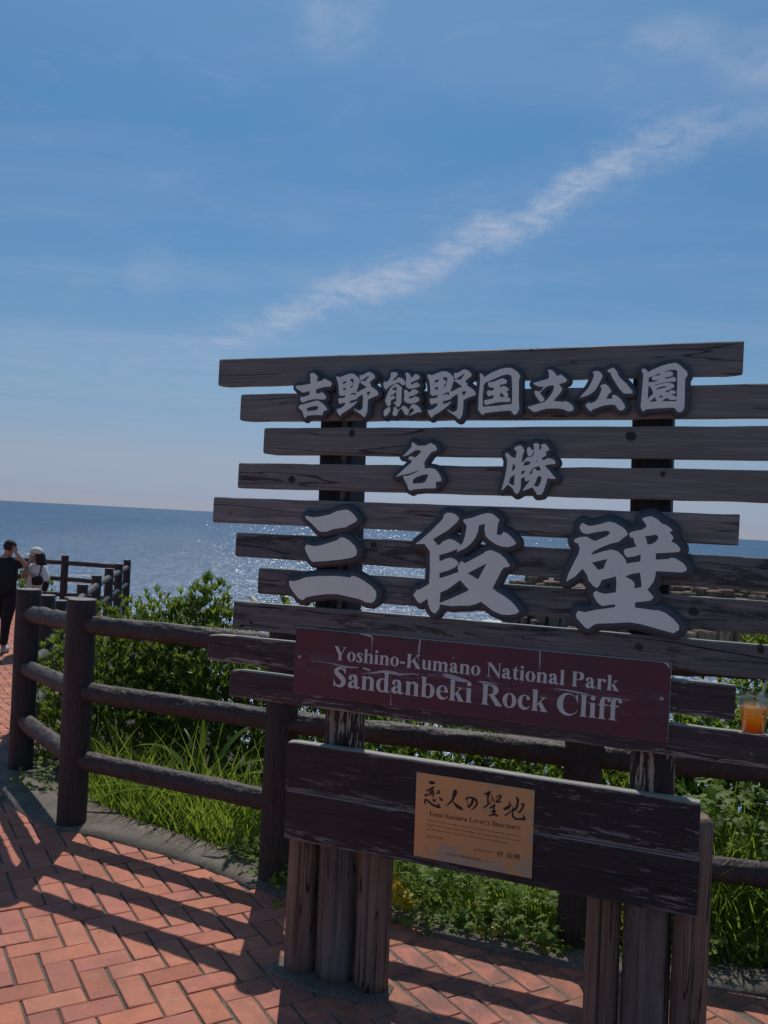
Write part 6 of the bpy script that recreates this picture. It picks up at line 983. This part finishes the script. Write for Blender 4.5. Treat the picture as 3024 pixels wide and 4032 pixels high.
for (cx, cy, zz) in ((50, 306, -30), (54, 296, -30.4), (47, 312, -30.6)):
    for _ in range(4): column(cx + rk.uniform(-2, 2), cy + rk.uniform(-3, 3), 1.3, 2, SEAZ - 2, zz + rk.uniform(-.7, .7))
kind(mesh_obj('rocky_headland', V_, F_, ROCK), 'structure')
V_, F_ = [], []
for _ in range(170):
    x = rk.uniform(24, 120); yy = 268 - max(0, x - 60) * .12 + (rk.uniform(-26, 40) if x < 52 else rk.uniform(-14, 8)); s = rk.uniform(.6, 2.6); b0 = len(V_); n = 9; zf = SEAZ + .05 + rk.uniform(0, .3)
    for k in range(n): an = 2 * math.pi * k / n; q = s * rk.uniform(.6, 1.3); V_.append((x + q * 1.6 * math.cos(an), yy + q * 1.4 * math.sin(an), zf))
    V_.append((x, yy, zf + s * .35)); F_ += [(b0 + k, b0 + (k + 1) % n, b0 + n) for k in range(n)]
kind(mesh_obj('sea_foam', V_, F_, FOAM), 'stuff')

# ---------------------------------------------------------------- vegetation
class Leaves:
    def __init__(s): s.V, s.F = [], []
    def blade(s, p, d, up, L, w, bend=.3, seg=2, fold=.25, tip=.0):
        """a leaf from p along d, widest in the middle"""
        d = d.normalized(); side = d.cross(up)
        if side.length < 1e-4: side = d.orthogonal()
        side.normalize(); nrm = side.cross(d); b0 = len(s.V); pos = Vector(p)
        prof_ = ((.25, 0), (1.0, .45), (.55, .8), (tip, 1.0)) if seg > 2 else ((.3, 0), (1.0, .5), (tip, 1.0))
        for (ww, tt) in prof_:
            c = pos + d * (L * tt) - nrm * (bend * L * tt * tt)
            s.V += [c - side * (w * ww * .5) + nrm * (fold * w * ww), c + side * (w * ww * .5) + nrm * (fold * w * ww)]
        n = len(prof_)
        for k in range(n - 1): s.F.append((b0 + 2 * k, b0 + 2 * k + 1, b0 + 2 * k + 3, b0 + 2 * k + 2))
    def lobed(s, p, d, nrm, L, lobes=5):
        d = d.normalized(); side = d.cross(nrm).normalized(); b0 = len(s.V); s.V.append(Vector(p)); m = lobes * 2 + 1
        for k in range(m):
            a = math.pi * 1.55 * (k / (m - 1) - .5); r = L * ((1.0 if k % 2 else .52) * (1 - .25 * abs(k / (m - 1) - .5) * 2))
            c = Vector(p) + (d * math.cos(a) + side * math.sin(a)) * r + nrm * (-.18 * r * r / L + .05 * L * (k % 2)); s.V.append(c)
        for k in range(m - 1): s.F.append((b0, b0 + 1 + k, b0 + 2 + k))
    def build(s, name, mat, parent=None): return mesh_obj(name, s.V, s.F, mat, parent)
rv = random.Random(21)
def rdir(upb=.0):
    while True:
        v = Vector((rv.uniform(-1, 1), rv.uniform(-1, 1), rv.uniform(-1, 1)))
        if .1 < v.length < 1: v.normalize(); v.z += upb; return v.normalized()
def shrub(label, lumps, nshoot, leafL, leafW, mat, mat2=None, per=9, base=None, lump_up=.9, name='shrub', inner=.35):
    """lumps: (cx, cy, cz, rx, ry, rz); shoots on and inside the lumps, each a whorl of upright leaves"""
    cx, cy = lumps[0][0], lumps[0][1]; bz_ = base if base is not None else gz(cx, cy) - .1
    root = thing(name, label, 'shrub', (cx, cy, bz_)); off = Vector((cx, cy, bz_)); A, B_ = Leaves(), Leaves()
    vol = [l[3] * l[5] for l in lumps]; tot = sum(vol)
    for l, v_ in zip(lumps, vol):
        for _ in range(int(nshoot * v_ / tot)):
            q = rdir(.15); rr = 1 - inner * rv.random() ** 1.6
            if q.z < -.55: continue
            bumpy = 1 + .20 * noise.noise((q.x * 3 + l[0] * 5, q.y * 3, q.z * 3 + l[2])) + .12 * noise.noise((q.x * 8, q.y * 8 + l[0], q.z * 8))
            p = Vector((l[0] + q.x * l[3] * rr * bumpy, l[1] + q.y * l[4] * rr * bumpy, l[2] + q.z * l[5] * rr * bumpy))
            if p.z < bz_: continue
            if inside_poly(p.x, p.y, PLAZA): continue
            ax = (Vector((q.x, q.y, q.z * .6)) * .55 + Vector((0, 0, lump_up)) + rdir() * .3).normalized(); T = B_ if (mat2 and rv.random() < .22) else A
            e1 = ax.orthogonal().normalized(); e2 = ax.cross(e1); ph = rv.uniform(0, 6.3); sc_ = rv.uniform(.75, 1.2)
            for k in range(per):
                an = ph + k * 2.4; dirn = (ax * rv.uniform(.8, 1.3) + (e1 * math.cos(an) + e2 * math.sin(an)) * rv.uniform(.35, .9)).normalized()
                T.blade(p - off + ax * (leafL * .28 * k / per), dirn, ax + rdir() * .2, leafL * sc_ * rv.uniform(.7, 1.1), leafW * sc_, rv.uniform(-.1, .35))
    f = A.build('foliage', mat, root)
    if B_.F: B_.build('young_shoots', mat2, root)
    V2, F2 = [], []
    for _ in range(16):
        l = rv.choice(lumps); a = Vector((l[0] + rv.uniform(-.3, .3) * l[3], l[1] + rv.uniform(-.3, .3) * l[4], bz_)) - off
        q = rdir(.5); e = Vector((l[0] + q.x * l[3] * .8, l[1] + q.y * l[4] * .8, l[2] + abs(q.z) * l[5] * .8)) - off; pts = [a, a.lerp(e, .5) + rdir() * .05, e]; b0 = len(V2)
        for i, p in enumerate(pts):
            r = (.012, .008, .003)[i]
            for k in range(5): V2.append(p + Vector((math.cos(k * 1.257) * r, math.sin(k * 1.257) * r, 0)))
        F2 += [(b0 + i * 5 + k, b0 + i * 5 + (k + 1) % 5, b0 + (i + 1) * 5 + (k + 1) % 5, b0 + (i + 1) * 5 + k) for i in range(2) for k in range(5)]
    mesh_obj('branches', V2, F2, STEM_M, root); return root
shrub('bushy evergreen shrub rising behind the fence between the corner post and the sign, left half', [(-1.80, 6.0, .15, .60, .50, .74), (-1.62, 5.75, -.1, .5, .4, .7), (-1.5, 6.1, .45, .4, .4, .56)], 2500, .062, .013, LEAF_HEDGE, LEAF_LIGHT, 9)
shrub('bushy evergreen shrub with a rounded peak just left of the slats, behind the fence', [(-1.12, 5.9, .15, .50, .50, .80), (-1.16, 6.0, .93, .15, .15, .20), (-.95, 5.6, -.05, .5, .4, .75), (-1.25, 6.0, .75, .2, .2, .28)], 2500, .062, .013, LEAF_HEDGE, LEAF_LIGHT, 9)
shrub('dark evergreen shrub behind the left end of the lower slats', [(-.48, 5.55, .05, .60, .45, .72), (-.2, 5.4, -.1, .5, .4, .68)], 2000, .062, .013, LEAF_HEDGE, LEAF_LIGHT, 8)
shrub('dark evergreen shrub hidden behind the middle of the name plate', [(.35, 5.15, -.05, .7, .45, .66), (.3, 4.7, -.1, .6, .35, .55)], 2600, .062, .014, LEAF_HEDGE, LEAF_LIGHT, 8)
shrub('evergreen shrub seen under the right end of the name plate', [(1.15, 4.85, -.05, .65, .45, .68), (1.1, 4.4, -.1, .5, .3, .5)], 2600, .062, .015, LEAF_HEDGE, LEAF_LIGHT, 8)
shrub('leafy shrub with bright rounded leaves behind the orange drink', [(1.75, 4.65, .0, .55, .42, .80), (1.6, 4.5, .1, .4, .3, .62)], 1700, .060, .024, LEAF_LIGHT, LEAF_HEDGE, 7)
shrub('tall green shrub at the right edge of the picture behind the slats', [(2.25, 4.8, .05, .45, .45, .95), (2.08, 4.8, .85, .16, .16, .22), (2.7, 4.6, .1, .5, .5, .9)], 1700, .060, .017, LEAF_LIGHT, LEAF_HEDGE, 8)
shrub('low bush beyond the far fence behind the man in black', [(-8.0, 19.0, -.45, .7, .5, .72), (-7.5, 19.2, -.4, .35, .35, .5)], 500, .11, .03, LEAF_LIGHT, LEAF_HEDGE, 7, base=-1.2)
shrub('low bush growing beside the receding fence left of the big shrub', [(-2.15, 6.9, -.2, .42, .5, .62), (-2.6, 8.6, -.5, .5, .6, .6)], 1100, .062, .015, LEAF_HEDGE, LEAF_LIGHT, 8)
# long pointed leaves showing above the eighth slat
root = thing('pointed_leaf_shrub', 'shrub with long pointed leaves peeping over a slat beside the large character 三', 'shrub', (-.55, 4.95, -.1)); Lp = Leaves()
for cx, cz, nn in ((-.68, 1.02, 10), (-.52, 1.0, 16), (-.42, .99, 14), (-.33, .97, 10), (-.6, .8, 20), (-.45, .7, 20), (-.3, .75, 16)):
    for k in range(nn):
        an = rv.uniform(0, 6.3); d = Vector((math.cos(an), math.sin(an) * .6, rv.uniform(.15, 1.1))); Lp.blade(Vector((cx + .55, rv.uniform(-.08, .08), cz + .15 + rv.uniform(-.04, .03))), d, Vector((0, 0, 1)), rv.uniform(.10, .17), .030, .25, 3)
Lp.build('foliage', LEAF_HEDGE, root); tube('stem', [(.0, 0, 0), (.03, 0, .5), (.05, 0, 1.1)], [.012, .01, .005], STEM_M, root, 6)

# lily-like clump of broad blades, each leaf a part
root = thing('broad_bladed_plant', 'clump of broad arching green blades standing in the grass between two fence posts', 'plant', (-.93, 4.78, -.02))
def broad(name, az_, L, w, rise, mat, x0=0, y0=0):
    V_, F_ = [], []; n = 12; d = Vector((math.cos(az_), math.sin(az_), 0)); side = Vector((-d.y, d.x, 0))
    for k in range(n + 1):
        t_ = k / n; out = L * (rise[0] * t_ + rise[2] * t_ * t_); z = L * (rise[1] * t_ - rise[3] * t_ ** 2.2); ww = w * (.62 + .9 * t_ - 1.5 * t_ ** 2.6) if t_ < .97 else .0006
        c = Vector((x0, y0, 0)) + d * out + Vector((0, 0, z)); ww = max(ww, .0006)
        V_ += [c - side * ww / 2 + Vector((0, 0, ww * .22)), c, c + side * ww / 2 + Vector((0, 0, ww * .22))]
    for k in range(n):
        for j in (0, 1): F_.append((k * 3 + j, k * 3 + j + 1, k * 3 + 4 + j, k * 3 + 3 + j))
    return mesh_obj(name, V_, F_, mat, root, True)
for az_, L, w, rise in ((.10, .50, .050, (.75, .95, .25, .85)), (.45, .50, .048, (.6, 1.0, .3, .75)), (-.30, .44, .046, (.7, .85, .4, .8)), (2.95, .52, .050, (.75, .85, .3, .75)), (2.6, .50, .048, (.5, 1.0, .3, .65)), (3.5, .46, .044, (.75, .75, .4, .8)), (1.35, .56, .058, (.12, 1.05, .15, .25)), (1.8, .58, .060, (.10, 1.02, .12, .15)), (.8, .54, .052, (.35, 1.05, .25, .5)), (-.7, .40, .044, (.7, .8, .4, .8)), (4.2, .38, .044, (.7, .75, .4, .8)), (3.1, .50, .046, (.95, .6, .3, .6)), (.05, .54, .046, (.95, .65, .3, .6)), (2.2, .54, .050, (.25, 1.1, .25, .4))):
    up_ = rise[0] < .3
    broad('leaf', az_, L * (1 if up_ else 1.35), w * (.72 if up_ else 1.05), rise, LEAF_HEDGE if up_ else LILY_M, rv.uniform(-.03, .03), rv.uniform(-.03, .03))

# grass
def grass_patch(name, zone, nblade, hmin, hmax, mat, w=.0055, lean=.35, dens=None):
    Lg = Leaves(); made = 0; tries = 0
    while made < nblade and tries < nblade * 12:
        tries += 1; x = rv.uniform(zone[0], zone[1]); y = rv.uniform(zone[2], zone[3])
        if inside_poly(x, y, PLAZA_X) : continue
        d_ = dist_line(x, y, KERB_OUT)
        if d_ > zone[4] or noise.noise((x * 2.6, y * 2.6, zone[0])) < rv.uniform(-.6, .1): continue
        h_ = rv.uniform(hmin, hmax) * (.55 + .45 * min(1, d_ / .25)); an = rv.uniform(0, 6.3); dd = Vector((math.cos(an) * lean * rv.random(), math.sin(an) * lean * rv.random() - .05, 1))
        z = -.03 - .1 * d_; p = Vector((x, y, z)); bend = rv.uniform(.05, .75); b0 = len(Lg.V); side = Vector((math.sin(an + 1.2), math.cos(an + 1.2), 0)); n = 5; out = Vector((dd.x, dd.y, 0)); out = out.normalized() if out.length > .01 else Vector((1, 0, 0))
        for k in range(n):
            t_ = k / (n - 1); ww = w * rv.uniform(.8, 1.2) * (1 - t_ ** 1.5) + .0004; c = p + dd * (h_ * t_) + out * (bend * h_ * .6 * t_ * t_) - Vector((0, 0, bend * h_ * .30 * t_ ** 2.5)); Lg.V += [c - side * ww / 2, c + side * ww / 2]
        for k in range(n - 1): Lg.F.append((b0 + 2 * k, b0 + 2 * k + 1, b0 + 2 * k + 3, b0 + 2 * k + 2))
        made += 1
    return kind(tag(Lg.build(name, mat), 'green grass growing between the fence and the shrubs', 'grass'), 'stuff')
grass_patch('grass', (-1.8, -.2, 3.9, 5.4, .55), 1500, .16, .38, GRASS_M, .0105, .5)
grass_patch('grass', (-1.8, -.2, 3.9, 5.4, .8), 1500, .06, .16, LEAF_HEDGE, .008, .7)
grass_patch('grass', (-.3, 3.2, 3.3, 4.9, .8), 2600, .10, .32, GRASS_M, .009, .5)
grass_patch('grass', (-.3, 3.2, 3.3, 4.9, .8), 2000, .05, .14, LEAF_HEDGE, .008, .7)
grass_patch('tall_grass', (.9, 2.4, 3.4, 4.5, .8), 620, .35, .78, GRASS_M, .011, .3)
grass_patch('grass', (.85, 2.9, 3.2, 4.4, .7), 1700, .22, .55, GRASS_M, .010, .5)
grass_patch('grass', (-.3, 1.2, 3.3, 4.2, .5), 1300, .12, .30, GRASS_M, .010, .6)
grass_patch('dry_grass', (-1.6, 3.0, 3.3, 5.0, .6), 700, .12, .38, STRAW_M, .003, .6)
grass_patch('tall_grass', (-1.7, -.3, 4.0, 5.2, .7), 170, .32, .58, GRASS_M, .008, .4)
# leafy weeds
def weeds(name, label, cat_, spots, mat, L0, L1, lobes=5, knd='stuff'):
    Lw = Leaves()
    for (x, y, z, n, sx, sy, sz) in spots:
        for _ in range(n):
            p = Vector((x + rv.gauss(0, sx), y + rv.gauss(0, sy), z + abs(rv.gauss(0, sz)) - .02))
            if inside_poly(p.x, p.y, PLAZA_X) and p.z > .2: continue
            an = rv.uniform(0, 6.3); nrm = (Vector((0, -.25, 1)) + rdir() * .55).normalized(); d = Vector((math.cos(an), math.sin(an), .1)); d = (d - nrm * d.dot(nrm)).normalized()
            if lobes: Lw.lobed(p, d, nrm, rv.uniform(L0, L1), lobes)
            else: Lw.blade(p, d + Vector((0, 0, .3)), nrm, rv.uniform(L0, L1), rv.uniform(L0, L1) * .55, .3, 3)
    return kind(tag(Lw.build(name, mat), label, cat_), knd)
weeds('ground_cover', 'low leafy ground cover behind the lower board', 'ground cover', [(.0, 3.86, .0, 420, .18, .09, .10), (.33, 3.72, .0, 520, .20, .09, .11), (.72, 3.60, .0, 420, .2, .09, .11), (1.1, 3.56, .0, 420, .2, .09, .14), (-.45, 4.12, .0, 160, .10, .06, .06), (1.6, 3.7, .0, 420, .25, .10, .18), (2.1, 3.6, .0, 350, .25, .1, .2), (1.3, 3.55, .0, 200, .2, .04, .05)], LEAF_LIGHT, .018, .040)
weeds('ground_cover', 'darker low leaves spilling onto the concrete strip', 'ground cover', [(.10, 3.68, .0, 260, .16, .06, .05), (.45, 3.50, .0, 300, .16, .05, .05), (.72, 3.40, .0, 220, .1, .05, .05), (-.42, 3.98, .01, 90, .08, .06, .05), (1.4, 3.34, .0, 300, .28, .06, .06)], LEAF_LIGHT, .016, .034)
weeds('mugwort', 'upright leafy weeds right of the signboard', 'weeds', [(1.28, 3.72, .25, 130, .10, .08, .14), (1.5, 3.70, .30, 150, .12, .08, .18), (1.75, 3.65, .32, 150, .14, .08, .2)], LEAF_LIGHT, .03, .055)
weeds('yellow_leaves', 'small patch of yellow leaves in the ground cover under the board', 'leaves', [(.14, 3.56, .07, 44, .040, .02, .05)], YELLOW_M, .028, .044, 3)
weeds('yellow_leaves', 'yellowing leaves hanging over the concrete edge beside the fence post', 'leaves', [(.50, 3.42, .04, 16, .05, .02, .03), (.70, 3.34, .03, 9, .03, .02, .03)], leaf_mat('olive_leaf', (.20, .20, .03), (.26, .24, .04), (.32, .28, .05)), .022, .036, 3)
weeds('weed', 'small green weed on the concrete beside the left corner post', 'weed', [(-1.85, 4.95, .03, 60, .08, .06, .07)], LEAF_LIGHT, .03, .05, 0)
weeds('dry_litter', 'dry straw and dead leaves along the edge of the paving', 'litter', [(1.25, 3.26, .0, 200, .18, .06, .015), (1.6, 3.18, .0, 260, .25, .06, .02), (.25, 3.70, .0, 80, .15, .05, .01)], STRAW_M, .012, .03, 0)
# wiry weed stalks at the foot of the fence post and signboard
Lk = []
for k in range(26):
    x = -.36 + rv.uniform(-.06, .14); y = 3.72 + rv.uniform(-.08, .08); an = rv.uniform(0, 6.3); h_ = rv.uniform(.05, .14) if k > 3 else rv.uniform(.25, .4)
    Lk.append(((x, y, 0), (x + .03 * math.cos(an), y + .03 * math.sin(an), h_ * .6), (x + .09 * math.cos(an), y + .07 * math.sin(an), h_)))
V_, F_ = [], []
for pts in Lk:
    b0 = len(V_)
    for i, p in enumerate(pts):
        r = .0016 - .0005 * i
        for q in range(3): V_.append((p[0] + r * math.cos(q * 2.1), p[1] + r * math.sin(q * 2.1), p[2]))
    F_ += [(b0 + i * 3 + q, b0 + i * 3 + (q + 1) % 3, b0 + (i + 1) * 3 + (q + 1) % 3, b0 + (i + 1) * 3 + q) for i in (0, 1) for q in range(3)]
kind(tag(mesh_obj('weed_stalks', V_, F_, leaf_mat('stalk', (.10, .12, .04), (.16, .15, .06), (.22, .18, .09))), 'wiry stalks at the foot of the fence post behind the sign legs', 'weeds'), 'stuff')

# ---------------------------------------------------------------- people
def skin(name, joints, edges, mat, parent, sub=2, root=0):
    me = bpy.data.meshes.new(name); me.from_pydata([j[:3] for j in joints], edges, []); o = bpy.data.objects.new(name, me); COL.objects.link(o)
    m = o.modifiers.new('s', 'SKIN'); m.use_smooth_shade = True
    if not me.skin_vertices: me.skin_vertices_add() if hasattr(me, 'skin_vertices_add') else None
    return o, m
def skinned(name, joints, edges, mat, parent, sub=2, root=0):
    me = bpy.data.meshes.new(name); me.from_pydata([j[:3] for j in joints], edges, [])
    o = bpy.data.objects.new(name, me); COL.objects.link(o)
    mod = o.modifiers.new('s', 'SKIN'); mod.use_smooth_shade = True
    sv = me.skin_vertices[0].data
    for i, j in enumerate(joints):
        sv[i].radius = (j[3], j[4] if len(j) > 4 else j[3]); sv[i].use_root = (i == root)
    sb = o.modifiers.new('b', 'SUBSURF'); sb.levels = sub; sb.render_levels = sub
    bpy.context.view_layer.update()
    m2 = bpy.data.meshes.new_from_object(o.evaluated_get(bpy.context.evaluated_depsgraph_get())); bpy.data.objects.remove(o)
    m2.materials.clear(); m2.materials.append(mat); m2.polygons.foreach_set('use_smooth', [True] * len(m2.polygons)); m2.name = name
    return link(bpy.data.objects.new(name, m2), parent)
SKINM = simple('skin', (.44, .26, .20), .5, 0, .05, 10); BLACK = simple('black_cloth', (.012, .012, .015), .85, 0, .2, 40); NAVY = simple('dark_navy_cloth', (.010, .011, .018), .85, 0, .2, 40)
HAIRM = simple('dark_hair', (.026, .019, .017), .75, 0, .3, 60); WHITEC = simple('white_knit', (.80, .77, .72), .85, 0, .06, 30); CREAM = simple('cream_cap_cloth', (.74, .69, .56), .8, 0, .05, 30); SHOE = simple('pale_shoe', (.42, .42, .44), .7)
def ellipsoid(name, c, r, mat, parent, rot=(0, 0, 0), squash=None, seg=20):
    bm = bmesh.new(); bmesh.ops.create_uvsphere(bm, u_segments=seg, v_segments=seg // 2 + 2, radius=1)
    for v in bm.verts:
        if squash: v.co = Vector(squash(v.co))
    me = bpy.data.meshes.new(name); bm.to_mesh(me); bm.free(); me.materials.append(mat); me.polygons.foreach_set('use_smooth', [True] * len(me.polygons))
    o = link(bpy.data.objects.new(name, me), parent); o.matrix_local = Matrix.Translation(c) @ Matrix.Rotation(rot[2], 4, 'Z') @ Matrix.Rotation(rot[1], 4, 'Y') @ Matrix.Rotation(rot[0], 4, 'X') @ Matrix.Diagonal((*r, 1)); return o
def add_hand(J, E, wrist, d, up, s=1.0):
    """palm and five fingers hung on joint index `wrist`"""
    d = Vector(d).normalized(); side = d.cross(Vector(up)).normalized(); w = Vector(J[wrist][:3])
    J.append((*(w + d * .045 * s), .030 * s, .014 * s)); pm = len(J) - 1; E.append((wrist, pm)); nrm = side.cross(d)
    for k, (o_, L) in enumerate(((-.030, .055), (-.011, .066), (.009, .070), (.028, .060))):
        a = w + d * .075 * s + side * o_ * s; J.append((*a, .0095 * s)); E.append((pm, len(J) - 1)); J.append((*(a + (d * L * .55 + nrm * .006) * s), .0085 * s)); E.append((len(J) - 2, len(J) - 1)); J.append((*(a + (d * L * .9 + nrm * .022) * s), .006 * s)); E.append((len(J) - 2, len(J) - 1))
    a = w + d * .035 * s - side * .040 * s; J.append((*a, .011 * s)); E.append((pm, len(J) - 1)); J.append((*(a + (d * .03 - side * .015) * s), .009 * s)); E.append((len(J) - 2, len(J) - 1))
def face_bits(root, c, f, s=1.0):
    """eyes, nose and mouth on a head centred at c looking along f"""
    f = Vector(f).normalized(); r = Vector((-f.y, f.x, 0)).normalized(); u = r.cross(f) * -1; c = Vector(c)
# man in black, seen from behind, right arm raised to his forehead
mz = -.56
man = thing('person', 'person in all black seen from behind, one hand raised to the head', 'person', (-5.30, 12.4, mz), 0, 'two people at the far fence')
J = [(0, 0, .86, .12, .09), (0, 0, 1.05, .115, .09), (-.005, -.01, 1.22, .125, .085), (.0, .0, 1.32, .075, .065), (.02, .0, 1.385, .048, .048), (.045, -.02, 1.45, .062, .070), (.052, -.025, 1.52, .066, .078), (.055, -.02, 1.575, .045, .055),
     (.155, .015, 1.30, .055), (.270, .05, 1.235, .040), (.222, -.035, 1.34, .034), (.172, -.075, 1.415, .024),
     (-.165, .0, 1.28, .055), (-.245, -.06, 1.06, .040), (-.15, -.20, 1.00, .030),
     (.085, 0, .78, .085), (.055, -.02, .42, .055), (.02, .01, .09, .038), (.02, .07, .03, .035), (-.09, 0, .78, .085), (-.12, .0, .42, .055), (-.14, .02, .09, .038), (-.14, .08, .03, .035)]
E = [(0, 1), (1, 2), (2, 3), (3, 4), (4, 5), (5, 6), (6, 7), (2, 8), (8, 9), (9, 10), (10, 11), (2, 12), (12, 13), (13, 14), (0, 15), (15, 16), (16, 17), (17, 18), (0, 19), (19, 20), (20, 21), (21, 22)]
add_hand(J, E, 11, (-.5, -.25, .8), (0, 1, 0), .9); add_hand(J, E, 14, (.7, .3, .2), (0, 1, 0), .9)
skinned('body', J, E, SKINM, man)
skinned('shirt', [(0, 0, .74, .165, .130), (0, 0, .90, .175, .130), (0, 0, 1.06, .170, .125), (0, -.005, 1.21, .165, .110), (0, 0, 1.315, .10, .08), (.015, 0, 1.385, .060, .058), (.150, .012, 1.285, .080), (.240, .040, 1.240, .064), (-.160, 0, 1.275, .070), (-.215, -.035, 1.14, .062)], [(0, 1), (1, 2), (2, 3), (3, 4), (4, 5), (3, 6), (6, 7), (3, 8), (8, 9)], BLACK, man)
skinned('trousers', [(0, 0, .90, .150, .115), (.08, 0, .78, .115), (.065, -.01, .60, .098), (.052, -.02, .42, .072), (.035, .0, .25, .062), (.02, .01, .10, .058), (-.085, 0, .78, .100), (-.105, 0, .60, .085), (-.12, 0, .42, .072), (-.13, .01, .25, .062), (-.14, .02, .10, .058)], [(0, 1), (1, 2), (2, 3), (3, 4), (4, 5), (0, 6), (6, 7), (7, 8), (8, 9), (9, 10)], NAVY, man)
def hairf(v): return (v.x * (1 + .03 * math.sin(v.z * 9 + v.x * 5)), v.y, v.z if v.z > -.55 else -.55 + (v.z + .55) * .3)
ellipsoid('hair', (.056, -.032, 1.513), (.086, .098, .098), HAIRM, man, (-.12, .1, 0), hairf)
ellipsoid('ear', (.136, .02, 1.475), (.012, .02, .028), SKINM, man)
for x in (.02, -.14): ellipsoid('shoe', (x + .01, .06, .045), (.052, .135, .050), SHOE, man, (0, 0, .1), lambda v: (v.x, v.y, max(v.z, -.85)))
# woman in a cream cap facing left
wz = -.56
wom = thing('person', 'person in cream cap and white top facing left with an arm round a black bag', 'person', (-4.985, 12.7, wz), 0, 'two people at the far fence')
J = [(0, 0, .80, .11, .085), (0, 0, .98, .085, .07), (.015, 0, 1.14, .11, .08), (.02, 0, 1.235, .055, .05), (.012, 0, 1.285, .040, .042), (-.015, 0, 1.33, .055, .060), (-.022, 0, 1.39, .064, .072), (-.015, 0, 1.44, .05, .06),
     (.125, -.05, 1.20, .050), (.185, -.085, 1.015, .038), (.04, -.15, 1.075, .027), (-.02, -.14, 1.12, .022),
     (-.085, .04, 1.20, .045), (-.185, -.02, 1.045, .036), (-.105, -.075, 1.22, .026), (-.075, -.085, 1.285, .020),
     (.06, 0, .72, .08), (.05, 0, .40, .055), (.05, 0, .08, .036), (-.02, -.02, .03, .030), (-.06, 0, .72, .08), (-.05, 0, .40, .055), (-.05, 0, .08, .036), (-.12, -.01, .03, .030)]
E = [(0, 1), (1, 2), (2, 3), (3, 4), (4, 5), (5, 6), (6, 7), (2, 8), (8, 9), (9, 10), (10, 11), (2, 12), (12, 13), (13, 14), (14, 15), (0, 16), (16, 17), (17, 18), (18, 19), (0, 20), (20, 21), (21, 22), (22, 23)]
add_hand(J, E, 11, (-.9, -.1, .4), (0, -1, .3), .85); add_hand(J, E, 15, (.35, -.1, .9), (0, 1, 0), .85)
skinned('body', J, E, SKINM, wom)
ellipsoid('nose', (-.096, 0, 1.375), (.014, .010, .012), SKINM, wom)
ellipsoid('eye', (-.078, -.035, 1.395), (.006, .010, .006), HAIRM, wom); ellipsoid('mouth', (-.084, -.008, 1.338), (.006, .018, .005), simple('lips', (.35, .12, .11), .5), wom)
skinned('top', [(0, 0, .82, .135, .11), (0, 0, .92, .138, .11), (.005, 0, 1.02, .135, .105), (.015, 0, 1.15, .128, .095), (.018, 0, 1.225, .07, .065), (.012, 0, 1.265, .047, .048), (.125, -.05, 1.195, .066), (.165, -.075, 1.09, .066), (.185, -.085, 1.0, .060), (-.085, .03, 1.19, .060), (-.13, .01, 1.12, .052)], [(0, 1), (1, 2), (2, 3), (3, 4), (4, 5), (3, 6), (6, 7), (7, 8), (3, 9), (9, 10)], WHITEC, wom)
skinned('trousers', [(0, 0, .88, .140, .11), (.065, 0, .72, .120), (.06, 0, .5, .095), (.055, 0, .3, .085), (.055, 0, .10, .080), (-.065, 0, .72, .120), (-.06, 0, .5, .105), (-.055, 0, .3, .09), (-.055, 0, .10, .080)], [(0, 1), (1, 2), (2, 3), (3, 4), (0, 5), (5, 6), (6, 7), (7, 8)], NAVY, wom)
skinned('hair', [(.030, 0, 1.43, .070, .075), (.045, 0, 1.37, .074, .080), (.062, 0, 1.30, .074, .078), (.095, 0, 1.245, .066, .066), (.125, 0, 1.215, .03, .05)], [(0, 1), (1, 2), (2, 3), (3, 4)], HAIRM, wom)
ellipsoid('cap', (-.008, 0, 1.425), (.095, .090, .080), CREAM, wom, (0, .12, 0), lambda v: (v.x, v.y, max(v.z, -.12)))
V_, F_ = [], []
for k in range(13):
    a = R_(90 + 180 * k / 12)
    for r, zz in ((.082, 0), (.125, -.012), (.165, -.020)):
        V_.append((-.008 + r * math.cos(a) * (1.0 if r < .1 else 1.05), r * math.sin(a) * (.95 if r < .1 else .70), 1.418 + zz - .010 * abs(math.sin(a)))); V_.append((V_[-1][0], V_[-1][1], V_[-1][2] - .004))
for k in range(12):
    for j in (0, 2): F_.append((k * 6 + j, k * 6 + j + 2, k * 6 + j + 8, k * 6 + j + 6)); F_.append((k * 6 + j + 1, k * 6 + j + 7, k * 6 + j + 9, k * 6 + j + 3))
    F_.append((k * 6 + 4, k * 6 + 5, k * 6 + 11, k * 6 + 10))
mesh_obj('cap_brim', V_, F_, CREAM, wom, True)
for x in (.035, -.065): ellipsoid('shoe', (x, 0, .04), (.12, .045, .045), SHOE, wom, (0, 0, 0), lambda v: (v.x, v.y, max(v.z, -.85)))
bag = thing('shoulder_bag', 'small black bag with strap held under the arm of the person in the cream cap', 'bag', (-4.92, 12.55, .42))
ellipsoid('bag_body', (.015, 0, .05), (.078, .040, .066), BLACK, bag, (0, -.1, .1), lambda v: (math.copysign(abs(v.x) ** .6, v.x), v.y, math.copysign(abs(v.z) ** .6, v.z)))
ellipsoid('pocket', (.125, .03, -.03), (.042, .035, .070), BLACK, bag, (0, .2, 0), lambda v: (math.copysign(abs(v.x) ** .6, v.x), v.y, math.copysign(abs(v.z) ** .6, v.z)))
tube('strap', [(.03, 0, .11), (.05, .02, .2), (.045, .04, .265), (.05, .14, .29)], .009, BLACK, bag, 6)
tube('strap', [(-.03, -.02, -.03), (-.05, -.03, -.1), (-.06, -.03, -.17)], .008, BLACK, bag, 6)
